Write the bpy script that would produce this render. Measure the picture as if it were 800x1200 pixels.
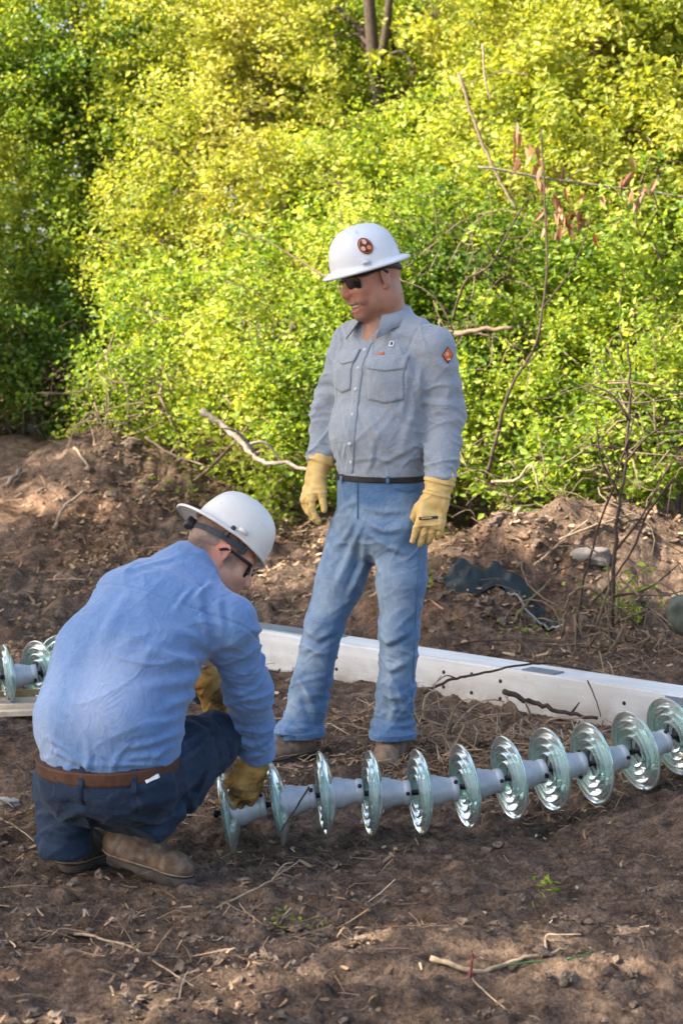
import bpy, bmesh, math, random, time
import numpy as np
from mathutils import Vector, Matrix
from mathutils.bvhtree import BVHTree
T0 = time.time()
for o in list(bpy.data.objects): bpy.data.objects.remove(o)
scene = bpy.context.scene
col = scene.collection
random.seed(7)
R = math.radians

# ------------------------------------------------------------------ camera
CAMH, FPX = 1.55, 2298.0                       # metres, focal length in pixels of the 800 px wide photo
PITCH = math.atan(239 / FPX)
SP, CP = math.sin(PITCH), math.cos(PITCH)
cd = bpy.data.cameras.new('camera'); cam = bpy.data.objects.new('camera', cd); col.objects.link(cam)
cam.location = (0, 0, CAMH); cam.rotation_euler = (math.pi / 2 - PITCH, 0, 0)
cd.sensor_fit = 'HORIZONTAL'; cd.sensor_width = 24.0; cd.lens = FPX / 800 * 24.0
cd.clip_end = 2000; cd.clip_start = 0.05
cd.dof.use_dof = True; cd.dof.focus_distance = 6.1; cd.dof.aperture_fstop = 5.6
scene.camera = cam

# ------------------------------------------------------------------ sky, sun, exposure
SUN = Vector((-0.76, -0.20, 0.62)).normalized()   # direction towards the sun: left, a little behind the camera
w = bpy.data.worlds.new('World'); scene.world = w; w.use_nodes = True
nt = w.node_tree; bg = nt.nodes['Background']
sky = nt.nodes.new('ShaderNodeTexSky'); sky.sky_type = 'NISHITA'; sky.sun_disc = False
sky.sun_elevation = math.asin(SUN.z); sky.sun_rotation = math.atan2(SUN.x, SUN.y)
sky.air_density = 1.0; sky.dust_density = 3.0; sky.ozone_density = 0.6
nt.links.new(sky.outputs[0], bg.inputs[0]); bg.inputs[1].default_value = 0.105
sl = bpy.data.lights.new('sun', 'SUN'); so = bpy.data.objects.new('sun', sl); col.objects.link(so)
sl.energy = 5.0; sl.angle = R(0.55); sl.color = (1.0, 0.90, 0.74)
so.rotation_euler = SUN.to_track_quat('Z', 'Y').to_euler(); so.location = SUN * 30
scene.view_settings.view_transform = 'Standard'; scene.view_settings.look = 'None'
scene.view_settings.gamma = 1.0; scene.view_settings.exposure = 1.95
scene.render.resolution_x = 682; scene.render.resolution_y = 1024
scene.render.engine = 'CYCLES'
scene.cycles.max_bounces = 10; scene.cycles.transmission_bounces = 10; scene.cycles.transparent_max_bounces = 8

# ------------------------------------------------------------------ helpers
def A(*v): return np.array(v, dtype=np.float64)
def nrm(v): v = np.asarray(v, float); return v / (np.linalg.norm(v) + 1e-12)
def at(px, py, Y):
    """world point on the ray of photo pixel (px, py) at distance Y in front of the camera"""
    cx, cy = (px - 400) / FPX, (600 - py) / FPX
    d = A(cx, CP + cy * SP, -SP + cy * CP)
    return A(0, 0, CAMH) + d * (Y / d[1])

def hash3(ix, iy, iz, seed):
    h = (ix.astype(np.uint32) * np.uint32(374761393)) ^ (iy.astype(np.uint32) * np.uint32(668265263)) ^ \
        (iz.astype(np.uint32) * np.uint32(2246822519)) ^ np.uint32((seed * 3266489917) & 0xffffffff)
    h = (h ^ (h >> np.uint32(13))) * np.uint32(1274126177)
    h = (h ^ (h >> np.uint32(16))) * np.uint32(2654435761)
    return ((h ^ (h >> np.uint32(15))) & np.uint32(0xffffff)).astype(np.float32) / 8388607.5 - 1
def vnoise(P, seed=0):
    P = np.asarray(P, np.float32); i = np.floor(P).astype(np.int64); f = P - i; f = f * f * f * (f * (f * 6 - 15) + 10)
    r = 0
    for a in (0, 1):
        for b in (0, 1):
            for c in (0, 1):
                wt = (f[:, 0] if a else 1 - f[:, 0]) * (f[:, 1] if b else 1 - f[:, 1]) * (f[:, 2] if c else 1 - f[:, 2])
                r = r + wt * hash3(i[:, 0] + a, i[:, 1] + b, i[:, 2] + c, seed)
    return r
def fbm(P, seed=0, octv=4, gain=0.5, lac=2.1):
    r, a = 0, 1.0; P = np.asarray(P, np.float32)
    for k in range(octv):
        r = r + a * vnoise(P, seed + k * 17); P = P * lac; a *= gain
    return r
def sstep(a, b, x):
    t = np.clip((x - a) / (b - a), 0, 1); return t * t * (3 - 2 * t)

ROOT = {}
def link(o, parent=None):
    col.objects.link(o)
    if parent is not None:
        o.parent = parent
        if parent.name in ROOT: o.matrix_parent_inverse = Matrix.Translation(-ROOT[parent.name])
    return o
def props(o, label=None, cat=None, group=None, kind=None):
    if label: o['label'] = label
    if cat: o['category'] = cat
    if group: o['group'] = group
    if kind: o['kind'] = kind
    return o
def thing(name, label, cat, loc, group=None):
    o = bpy.data.objects.new(name, None); o.empty_display_size = 0.1; col.objects.link(o)
    o.location = tuple(loc); ROOT[o.name] = Vector(tuple(loc))
    return props(o, label, cat, group)
def make_mesh(name, V, faces, smooth=True, attr=None):
    """faces: (n,3) or (n,4) int array, or a list of such arrays"""
    me = bpy.data.meshes.new(name)
    V = np.ascontiguousarray(V, np.float32)
    fl = faces if isinstance(faces, list) else [faces]
    fl = [np.ascontiguousarray(f, np.int32) for f in fl if len(f)]
    loops = np.concatenate([f.ravel() for f in fl]); tot = np.concatenate([np.full(len(f), f.shape[1], np.int32) for f in fl])
    st = np.concatenate([[0], np.cumsum(tot)[:-1]]).astype(np.int32)
    me.vertices.add(len(V)); me.vertices.foreach_set('co', V.ravel())
    me.loops.add(len(loops)); me.loops.foreach_set('vertex_index', loops)
    me.polygons.add(len(tot)); me.polygons.foreach_set('loop_start', st); me.polygons.foreach_set('loop_total', tot)
    me.polygons.foreach_set('use_smooth', np.full(len(tot), smooth, bool))
    if attr:
        for k, v in attr.items():
            at_ = me.attributes.new(k, 'FLOAT', 'POINT'); at_.data.foreach_set('value', np.ascontiguousarray(v, np.float32))
    me.update(calc_edges=True); me.validate(clean_customdata=False)
    return me
def obj(name, me, mat, parent=None):
    o = bpy.data.objects.new(name, me)
    if mat and not me.materials: me.materials.append(mat)
    return link(o, parent)
def mobj(name, V, F, mat, parent=None, smooth=True, attr=None):
    return obj(name, make_mesh(name, V, F, smooth, attr), mat, parent)

# ---- material helper
def mat(name, build, **kw):
    m = bpy.data.materials.new(name); m.use_nodes = True
    n = m.node_tree.nodes; b = n['Principled BSDF']
    build(m.node_tree, b); return m
def N(t, typ, **kw):
    n = t.nodes.new(typ)
    for k, v in kw.items():
        if k.startswith('i_'):
            key = k[2:]; n.inputs[int(key) if key.isdigit() else key.replace('_', ' ')].default_value = v
        else: setattr(n, k, v)
    return n
def ramp(t, fac, stops):
    r = N(t, 'ShaderNodeValToRGB'); e = r.color_ramp.elements
    while len(e) < len(stops): e.new(0.5)
    for i, (p, c) in enumerate(stops):
        e[i].position = p; e[i].color = (*c, 1)
    t.links.new(fac, r.inputs[0]); return r.outputs[0]
def noise(t, scale, detail=4, rough=0.55, vec=None, dist=0.0):
    n = N(t, 'ShaderNodeTexNoise'); n.inputs['Scale'].default_value = scale; n.inputs['Detail'].default_value = detail
    n.inputs['Roughness'].default_value = rough; n.inputs['Distortion'].default_value = dist
    if vec is None: vec = coords(t)
    t.links.new(vec, n.inputs['Vector']); return n.outputs['Fac']
def coords(t):
    for n in t.nodes:
        if n.bl_idname == 'ShaderNodeTexCoord': return n.outputs['Object']
    return N(t, 'ShaderNodeTexCoord').outputs['Object']
def mixc(t, fac, a, b, mode='MIX'):
    m = N(t, 'ShaderNodeMix', data_type='RGBA', blend_type=mode)
    for s, v in ((m.inputs[0], fac), (m.inputs[6], a), (m.inputs[7], b)):
        if isinstance(v, (int, float)): s.default_value = v
        elif isinstance(v, tuple): s.default_value = (*v, 1)
        else: t.links.new(v, s)
    return m.outputs[2]
def bump(t, b, h, strength=0.3, dist=0.01):
    n = N(t, 'ShaderNodeBump'); n.inputs['Strength'].default_value = strength; n.inputs['Distance'].default_value = dist
    t.links.new(h, n.inputs['Height']); t.links.new(n.outputs[0], b.inputs['Normal']); return n
def attr(t, name): return N(t, 'ShaderNodeAttribute', attribute_name=name).outputs['Fac']
def simple(name, c, rough=0.6, var=0.25, scale=30, bmp=0.0, metal=0.0, spec=0.4, bscale=None):
    def f(t, b):
        n = noise(t, scale, 5)
        lo = tuple(x * (1 - var) for x in c); hi = tuple(min(1, x * (1 + var)) for x in c)
        t.links.new(ramp(t, n, [(0.3, lo), (0.7, hi)]), b.inputs['Base Color'])
        b.inputs['Roughness'].default_value = rough; b.inputs['Metallic'].default_value = metal
        b.inputs['Specular IOR Level'].default_value = spec
        if bmp: bump(t, b, noise(t, bscale or scale * 4, 4), bmp, 0.004)
    return mat(name, f)

# ------------------------------------------------------------------ ground shape
def H(x, y):
    """ground height; numpy arrays or scalars"""
    x = np.atleast_1d(np.asarray(x, np.float64)); y = np.atleast_1d(np.asarray(y, np.float64))
    x, y = np.broadcast_arrays(x, y)
    z = 0.128 * np.maximum(0, np.where(y < 9.4, (np.maximum(y, 8.4) - 8.4) ** 2 / 2.0, y - 8.9))
    z = np.minimum(z, 1.25) + 0 * x
    z = z + 0.11 * sstep(0.3, 1.3, x) * sstep(4.9, 5.6, y) * (1 - sstep(6.3, 6.9, y))                       # slight rise to the right
    def mound(cx, cy, rx, ry, h, rot=0, p=1.0):
        c, s = math.cos(rot), math.sin(rot); u = ((x - cx) * c + (y - cy) * s) / rx; v = (-(x - cx) * s + (y - cy) * c) / ry
        return h * np.exp(-(u * u + v * v) ** p)
    z = z + mound(-1.45, 12.1, 0.55, 0.55, 0.34) + mound(-0.95, 11.6, 0.9, 0.5, 0.10, -0.3)
    z = z + mound(0.95, 9.55, 0.62, 0.42, 0.40, 0.1, 1.3) + mound(1.75, 9.6, 0.7, 0.5, 0.28) + mound(0.5, 8.95, 0.42, 0.32, 0.22)
    z = z + mound(1.5, 8.2, 0.9, 0.45, 0.10)
    z = z - mound(0.15, 5.0, 0.7, 0.3, 0.03, 0.2) + mound(-0.05, 4.45, 0.55, 0.16, 0.035, 0.25) + mound(0.6, 4.55, 0.5, 0.14, 0.03, -0.2)
    P = np.stack([x.ravel(), y.ravel(), 0 * x.ravel()], 1)
    rough = sstep(8.3, 9.2, y).ravel()
    n = 0.026 * fbm(P * 1.7, 3, 3) + (0.013 + 0.030 * rough) * fbm(P * 6.5, 11, 3) + 0.020 * rough * (1 - np.abs(fbm(P * 4.3, 51, 3))) ** 2 + 0.016 * rough * np.clip(vnoise(P * 13, 52) - 0.1, 0, 1)
    r = 1 - np.abs(fbm(P * A(3.2, 7.0, 1), 31, 3)); n = n + 0.014 * r * r
    n = n + 0.030 * sstep(5.35, 4.5, P[:, 1]) * ((1 - np.abs(fbm(P * A(1.3, 3.6, 1) + A(0, 0.12, 0) * P[:, :1], 61, 3))) ** 2 - 0.35)
    far = np.clip(1 - (np.hypot(P[:, 0], P[:, 1] - 8) - 18) / 10, 0.15, 1)
    z = z + ((n - 0.012) * far).reshape(x.shape)
    for fx, fy, fr in ((-0.72, 5.22, .16), (-0.50, 5.22, .18), (-0.17, 6.66, .16), (0.15, 6.58, .16)):      # trodden flat under the boots
        wq = np.exp(-(((x - fx) ** 2 + (y - fy) ** 2) / fr ** 2) ** 1.5); z = z * (1 - wq) - 0.004 * wq
    return z
def fine(P):
    n = 0.013 * fbm(P * A(20, 34, 1), 41, 3) + 0.006 * (1 - np.abs(fbm(P * A(30, 55, 1), 43, 2))) ** 3
    n = n + 0.010 * np.clip(vnoise(P * A(9, 30, 1), 45) * 1.4, -0.6, 1) * vnoise(P * A(4, 7, 1), 46) + 0.004 * vnoise(P * A(45, 70, 1), 47)
    cl = vnoise(P * 15, 77); n = n + 0.016 * np.clip(cl - 0.25, 0, 1)
    cl2 = vnoise(P * 42, 79); return n + 0.008 * np.clip(cl2 - 0.2, 0, 1)
def hz(x, y): return float(H(x, y)[0])
def pix_ground(px, py, extra=0.0):
    """first hit of the pixel ray with the ground"""
    cx, cy = (px - 400) / FPX, (600 - py) / FPX; d = A(cx, CP + cy * SP, -SP + cy * CP)
    ys = np.arange(3.4, 24, 0.02); t = ys / d[1]
    z = CAMH + d[2] * t - extra; g = H(d[0] * t, ys)
    k = np.argmax(z <= g) if (z <= g).any() else len(ys) - 1
    return A(d[0] * t[k], ys[k], g[k])

# ------------------------------------------------------------------ signed distance toolkit (bodies, clothes, gloves, boots)
class SDF:
    def __init__(s): s.p = []
    def add(s, lo, hi, f, k, op='u', mg=0.07): s.p.append((np.minimum(lo, hi) - mg, np.maximum(lo, hi) + mg, f, k, op)); return s
    def cone(s, a, b, ra, rb, k=0.03, op='u'):
        a, b = A(*a), A(*b); ba = b - a; L = ba @ ba + 1e-12
        def f(P):
            q = P - a; t = np.clip(q @ ba / L, 0, 1); q = q - t[:, None] * ba
            return np.sqrt((q * q).sum(1)) - (ra + (rb - ra) * t)
        r = max(ra, rb); return s.add(np.minimum(a, b) - r, np.maximum(a, b) + r, f, k, op)
    def chain(s, pts, radii, k=0.03, op='u'):
        for i in range(len(pts) - 1): s.cone(pts[i], pts[i + 1], radii[i], radii[i + 1], k, op)
        return s
    def econe(s, a, b, ra, rb, u, k=0.03, op='u'):
        """tapered elliptical segment; ra/rb = (radius along u, radius across)"""
        a, b = A(*a), A(*b); ba = b - a; L = ba @ ba + 1e-12; w_ = nrm(ba); u = nrm(A(*u) - w_ * (A(*u) @ w_)); v = np.cross(w_, u)
        def f(P):
            q = P - a; t = np.clip(q @ ba / L, 0, 1); q = q - t[:, None] * ba
            U = ra[0] + (rb[0] - ra[0]) * t; V = ra[1] + (rb[1] - ra[1]) * t; m = np.minimum(U, V)
            qu, qv, qw = q @ u, q @ v, q @ w_
            k0 = np.sqrt((qu / U) ** 2 + (qv / V) ** 2 + (qw / m) ** 2); k1 = np.sqrt((qu / U ** 2) ** 2 + (qv / V ** 2) ** 2 + (qw / m ** 2) ** 2) + 1e-9
            return k0 * (k0 - 1) / k1
        r = max(*ra, *rb); return s.add(np.minimum(a, b) - r, np.maximum(a, b) + r, f, k, op)
    def ell(s, c, M, r, k=0.03, op='u'):
        """M columns are the axes"""
        c = A(*c); r = A(*r)
        def f(P):
            q = (P - c) @ M; k0 = np.sqrt(((q / r) ** 2).sum(1)); k1 = np.sqrt(((q / r ** 2) ** 2).sum(1)) + 1e-9
            return k0 * (k0 - 1) / k1
        return s.add(c - r.max(), c + r.max(), f, k, op)
    def box(s, c, M, h, rr, k=0.02, op='u'):
        c = A(*c); h = A(*h)
        def f(P):
            q = np.abs((P - c) @ M) - h + rr
            return np.sqrt((np.maximum(q, 0) ** 2).sum(1)) + np.minimum(q.max(1), 0) - rr
        m = np.linalg.norm(h); return s.add(c - m, c + m, f, k, op)
    def cut(s, o, n, near=None, rad=None, k=0.004):
        """remove what lies on the +n side of the plane (within rad of near)"""
        o, n = A(*o), nrm(n)
        if near is None: lo, hi = A(-99, -99, -99), A(99, 99, 99)
        else: lo, hi = A(*near) - rad, A(*near) + rad
        s.p.append((lo, hi, lambda P: (P - o) @ n, k, 'x')); return s
    def __call__(s, P):
        D = np.ones(len(P))
        for lo, hi, f, k, op in s.p:
            m = np.flatnonzero(((P > lo) & (P < hi)).all(1))
            if not len(m): continue
            a, b = D[m], f(P[m])
            if op == 'u': h = np.maximum(k - np.abs(a - b), 0) / k; D[m] = np.minimum(a, b) - h * h * k * 0.25
            elif op == 'x': h = np.maximum(k - np.abs(a - b), 0) / k; D[m] = np.maximum(a, b) + h * h * k * 0.25
            else: b = -b; h = np.maximum(k - np.abs(a - b), 0) / k; D[m] = np.maximum(a, b) + h * h * k * 0.25
        return D
    def bounds(s):
        u = [q for q in s.p if q[4] == 'u']
        return np.min([q[0] for q in u], 0) + 0.05, np.max([q[1] for q in u], 0) - 0.05
    def mesh(s, h):
        lo, hi = s.bounds(); n = np.ceil((hi - lo) / (4 * h)).astype(int) + 1
        g = [lo[i] + (np.arange(n[i]) * 4 + 1.5) * h for i in range(3)]
        C = np.stack(np.meshgrid(*g, indexing='ij'), -1).reshape(-1, 3)
        D = s(C).reshape(n).repeat(4, 0).repeat(4, 1).repeat(4, 2)
        m = np.abs(D) < 9 * h; idx = np.argwhere(m)
        D[m] = s(lo + idx * h)
        V, Fc = surface_nets(D); return lo + V * h, Fc
def surface_nets(D):
    S = D < 0; n = np.array(D.shape) - 1
    cnt = np.zeros(n, np.int8); off = [(a, b, c) for a in (0, 1) for b in (0, 1) for c in (0, 1)]
    for a, b, c in off: cnt += S[a:n[0] + a, b:n[1] + b, c:n[2] + c]
    act = (cnt > 0) & (cnt < 8); idx = np.argwhere(act); mp = np.full(n, -1, np.int64); mp[act] = np.arange(len(idx))
    val = {o: D[idx[:, 0] + o[0], idx[:, 1] + o[1], idx[:, 2] + o[2]] for o in off}
    acc = np.zeros((len(idx), 3)); c = np.zeros(len(idx))
    for i, p in enumerate(off):
        for q in off[i + 1:]:
            if sum(abs(p[k] - q[k]) for k in range(3)) != 1: continue
            va, vb = val[p], val[q]; x = (va < 0) != (vb < 0); t = np.where(x, va / np.where(x, va - vb, 1), 0)
            acc += np.where(x[:, None], np.array(p) + (np.array(q) - np.array(p)) * t[:, None], 0); c += x
    V = idx + acc / c[:, None]
    faces = []
    for ax in range(3):
        b, cc = (ax + 1) % 3, (ax + 2) % 3
        s0 = [slice(None)] * 3; s1 = [slice(None)] * 3; s0[ax] = slice(None, -1); s1[ax] = slice(1, None)
        ch = np.argwhere(S[tuple(s0)] != S[tuple(s1)])
        ch = ch[(ch[:, b] > 0) & (ch[:, cc] > 0) & (ch[:, b] < n[b]) & (ch[:, cc] < n[cc])]
        ins = S[tuple(ch.T)]
        def cell(db, dc):
            q = ch.copy(); q[:, b] += db; q[:, cc] += dc; return mp[tuple(q.T)]
        f = np.stack([cell(-1, -1), cell(0, -1), cell(0, 0), cell(-1, 0)], 1)
        f[~ins] = f[~ins][:, ::-1]; faces.append(f)
    Fc = np.concatenate(faces); return V, Fc[(Fc >= 0).all(1)]
def vnormals(V, Fc):
    n = np.cross(V[Fc[:, 2]] - V[Fc[:, 0]], V[Fc[:, 3]] - V[Fc[:, 1]]); r = np.zeros_like(V)
    for i in range(4): np.add.at(r, Fc[:, i], n)
    return r / (np.linalg.norm(r, axis=1)[:, None] + 1e-12)
def fold(V, Nn, pts, w, amp, side=0.55, flat=0.05):
    """one cloth fold: a ridge along a polyline with a valley beside it, only where the surface is near it"""
    pts = [A(*p) for p in pts]; best = np.full(len(V), 9.0); tt = np.zeros(len(V)); ss = np.zeros(len(V)); tot = len(pts) - 1
    for i in range(tot):
        a, b = pts[i], pts[i + 1]; ba = b - a; q = V - a; t = np.clip(q @ ba / (ba @ ba), 0, 1); q = q - t[:, None] * ba
        d = np.sqrt((q * q).sum(1)); qn = (q * Nn).sum(1); lat = np.sqrt(np.maximum(d * d - qn * qn, 0))
        lat = np.where(np.abs(qn) > flat, 9, lat)
        sg = (np.cross(ba, Nn) * q).sum(1)
        up = lat < best; best = np.where(up, lat, best); tt = np.where(up, (i + t) / tot, tt); ss = np.where(up, np.sign(sg), ss)
    env = np.sqrt(np.clip(np.sin(np.pi * np.clip(tt, 0.02, 0.98)), 0, 1))
    return amp * env * (np.exp(-(best / w) ** 2) - side * np.exp(-((best * ss - 1.7 * w) / (0.9 * w)) ** 2))
def aniso(V, axis, along, across, seed, ridge=False):
    ax = nrm(axis); q = V - V.mean(0); a = (q @ ax)[:, None] * ax
    n = vnoise((a * along + (q - a) * across).astype(np.float32) + 50, seed)
    return 1 - 2 * np.abs(n) if ridge else n
def wrinkle(V, axis, fa, fc, seed, pw=2.0, warp=0.025):
    """sharp-crested creases that run across the given axis"""
    ax = nrm(axis); wv = np.stack([vnoise(V * 7 + 9, seed + 5), vnoise(V * 7 + 31, seed + 6), vnoise(V * 7 + 57, seed + 7)], 1) * warp
    q = V + wv; a = (q @ ax)[:, None] * ax
    n = vnoise(a * fa + (q - a) * fc + 40, seed); return np.clip(1 - 1.7 * np.abs(n), 0, 1) ** pw - 0.22
def on_surface(bv, pix, far=9.0):
    out = []
    for x, y in pix:
        h = bv.ray_cast(Vector((0, 0, CAMH)), Vector(nrm(at(x, y, 6) - A(0, 0, CAMH))))
        if h[0] is not None and h[0].y < far: out.append(np.array(h[0]))
    return out
def pix_folds(V, Nn, Fc, lst, gain=1.0):
    """folds drawn where the photograph shows them, laid on the surface"""
    bv = bvh_of(V, Fc); D = np.zeros(len(V))
    for pts, w_, am in lst:
        dense = [(pts[i][0] + (pts[i + 1][0] - pts[i][0]) * t, pts[i][1] + (pts[i + 1][1] - pts[i][1]) * t) for i in range(len(pts) - 1) for t in (0, .25, .5, .75)] + [pts[-1]]
        p3 = on_surface(bv, dense)
        if len(p3) > 2: D = D + fold(V, Nn, p3, w_, am * gain, flat=0.03)
    return D
def bvh_of(V, Fc): return BVHTree.FromPolygons([tuple(v) for v in V], [tuple(int(i) for i in f) for f in Fc])
def patch(name, bvh, o, u, v, wid, hei, mt, parent, off=0.003, nu=10, nv=10, warp=None, thick=0.003, reach=0.25, amp=None):
    """a piece of cloth, badge or strip laid on a surface: rays are shot from outside against the bvh, the piece follows it"""
    u, v = nrm(u), nrm(v); n = np.cross(u, v); top = []; nn = []
    for j in range(nv + 1):
        for i in range(nu + 1):
            s, t = i / nu - 0.5, j / nv - 0.5
            if warp: s, t = warp(s, t)
            p = A(*o) + u * (s * wid) + v * (t * hei)
            hit = bvh.ray_cast(Vector(p + n * reach), Vector(-n), reach * 2)
            if hit[0] is None: q = p; m = n
            else: q = np.array(hit[0]); m = np.array(hit[1])
            if m @ n < 0: m = -m
            top.append(q); nn.append(m)
    top, nn = np.array(top), np.array(nn); W = nu + 1
    g = nn.reshape(nv + 1, W, 3).copy()                                      # calm the normals a little
    for _ in range(2):
        g2 = g.copy(); g2[1:] += g[:-1]; g2[:-1] += g[1:]; g2[:, 1:] += g[:, :-1]; g2[:, :-1] += g[:, 1:]; g = g2 / (np.linalg.norm(g2, axis=2)[..., None] + 1e-9)
    nn = g.reshape(-1, 3)
    V = np.concatenate([top + nn * off, top + nn * (off - thick)]); K = len(top)
    f = []
    for j in range(nv):
        for i in range(nu):
            a = j * W + i; f.append((a, a + 1, a + W + 1, a + W)); f.append((a + K, a + W + K, a + W + 1 + K, a + 1 + K))
    rim = [i for i in range(nu)] + [j * W + nu for j in range(nv)] + [nv * W + i for i in range(nu, 0, -1)] + [j * W for j in range(nv, 0, -1)]
    for a, b in zip(rim, rim[1:] + rim[:1]): f.append((a, a + K, b + K, b))
    return mobj(name, V, np.array(f), mt, parent)
def band(name, bvh, c, ax, u, half, mt, parent, off=0.004, n=64, a0=0, a1=360, reach=0.4, rows=3):
    """strap or belt that follows a surface around an axis"""
    ax = nrm(ax); u = nrm(A(*u) - ax * (A(*u) @ ax)); v = np.cross(ax, u); rings = []; full = a1 - a0 >= 360; m = n if full else n + 1
    radii = []
    for k in range(m):
        an = R(a0 + (a1 - a0) * k / n); d = u * math.cos(an) + v * math.sin(an); rr = []
        for q in (-half, 0, half):
            h = bvh.ray_cast(Vector(A(*c) + ax * q + d * reach), Vector(-d), reach)
            rr.append(reach - h[3] if h[0] is not None else -1)
        radii.append(max(rr))
    radii = np.array(radii); good = radii > 0; radii[~good] = radii[good].mean()
    for _ in range(2): radii = (np.roll(radii, 1) + 2 * radii + np.roll(radii, -1)) / 4 if full else np.convolve(np.pad(radii, 1, 'edge'), [.25, .5, .25], 'valid')
    prof = [(-1, 0.0), (-1, 1), (-0.7, 1.3), (0.7, 1.3), (1, 1), (1, 0.0)]; V = []
    for k in range(m):
        an = R(a0 + (a1 - a0) * k / n); d = u * math.cos(an) + v * math.sin(an)
        for z_, e in prof: V.append(A(*c) + ax * (z_ * half) + d * (radii[k] + off * e - (0.012 if e == 0 else 0)))
    f = []; q = len(prof)
    for k in range(n):
        k2 = (k + 1) % m
        for i in range(q - 1): f.append((k * q + i, k2 * q + i, k2 * q + i + 1, k * q + i + 1))
    return mobj(name, np.array(V), np.array(f), mt, parent, smooth=False)
def tube_geo(pts, radii, seg=6, caps=True):
    pts = [A(*p) for p in pts]; n = len(pts); V = []; f = []
    t0 = nrm(pts[1] - pts[0]); u = nrm(np.cross(t0, A(0.3, 0.5, 0.81)))
    for i, p in enumerate(pts):
        t = nrm(pts[min(i + 1, n - 1)] - pts[max(i - 1, 0)]); u = nrm(u - t * (u @ t)); v = np.cross(t, u)
        r = radii[i] if hasattr(radii, '__len__') else radii
        for k in range(seg):
            a = 2 * math.pi * k / seg; V.append(p + (u * math.cos(a) + v * math.sin(a)) * r)
    for i in range(n - 1):
        for k in range(seg):
            k2 = (k + 1) % seg; f.append((i * seg + k, i * seg + k2, (i + 1) * seg + k2, (i + 1) * seg + k))
    V.append(pts[0]); V.append(pts[-1]); a, b = len(V) - 2, len(V) - 1; tri = []
    if caps:
        for k in range(seg):
            k2 = (k + 1) % seg; tri.append((a, k2, k)); tri.append((b, (n - 1) * seg + k, (n - 1) * seg + k2))
    return np.array(V), np.array(f), np.array(tri, int).reshape(-1, 3)
class Geo:
    """collects quads and triangles into one mesh"""
    def __init__(s): s.V = []; s.q = []; s.t = []; s.n = 0
    def add(s, V, q=None, t=None):
        if q is not None and len(q): s.q.append(np.asarray(q) + s.n)
        if t is not None and len(t): s.t.append(np.asarray(t) + s.n)
        s.V.append(np.asarray(V, np.float32)); s.n += len(V); return s
    def tube(s, pts, radii, seg=6): return s.add(*tube_geo(pts, radii, seg))
    def box(s, c, M, h):
        c = A(*c); h = A(*h); V = np.array([c + M @ (h * A(a, b, d)) for a in (-1, 1) for b in (-1, 1) for d in (-1, 1)])
        return s.add(V, [(0, 1, 3, 2), (4, 6, 7, 5), (0, 4, 5, 1), (2, 3, 7, 6), (0, 2, 6, 4), (1, 5, 7, 3)])
    def mesh(s, name, smooth=True, attr=None):
        fl = []
        if s.q: fl.append(np.concatenate(s.q))
        if s.t: fl.append(np.concatenate(s.t))
        return make_mesh(name, np.concatenate(s.V), fl, smooth, attr)
    def build(s, name, mt, parent=None, smooth=True): return obj(name, s.mesh(name, smooth), mt, parent)
def lathe(profile, seg=40, closed=False):
    """profile (r, x) turned round the x axis"""
    m = len(profile); V = []; f = []
    for k in range(seg):
        a = 2 * math.pi * k / seg
        for r, x in profile: V.append((x, r * math.cos(a), r * math.sin(a)))
    for k in range(seg):
        k2 = (k + 1) % seg
        for i in range(m if closed else m - 1):
            j = (i + 1) % m; f.append((k * m + i, k2 * m + i, k2 * m + j, k * m + j))
    return np.array(V), np.array(f)
def frame(f, up=(0, 0, 1)):
    """columns: forward, left, up"""
    f = nrm(f); l = nrm(np.cross(A(*up), f)); return np.stack([f, l, np.cross(f, l)], 1)
def smooth_path(pts, n=6):
    """Catmull-Rom through points"""
    P = [A(*p) for p in pts]; P = [2 * P[0] - P[1]] + P + [2 * P[-1] - P[-2]]; out = []
    for i in range(1, len(P) - 2):
        for k in range(n):
            t = k / n; a, b, c, d = P[i - 1:i + 3]
            out.append(0.5 * (2 * b + (c - a) * t + (2 * a - 5 * b + 4 * c - d) * t * t + (3 * b - a - 3 * c + d) * t ** 3))
    out.append(P[-2]); return out
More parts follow.
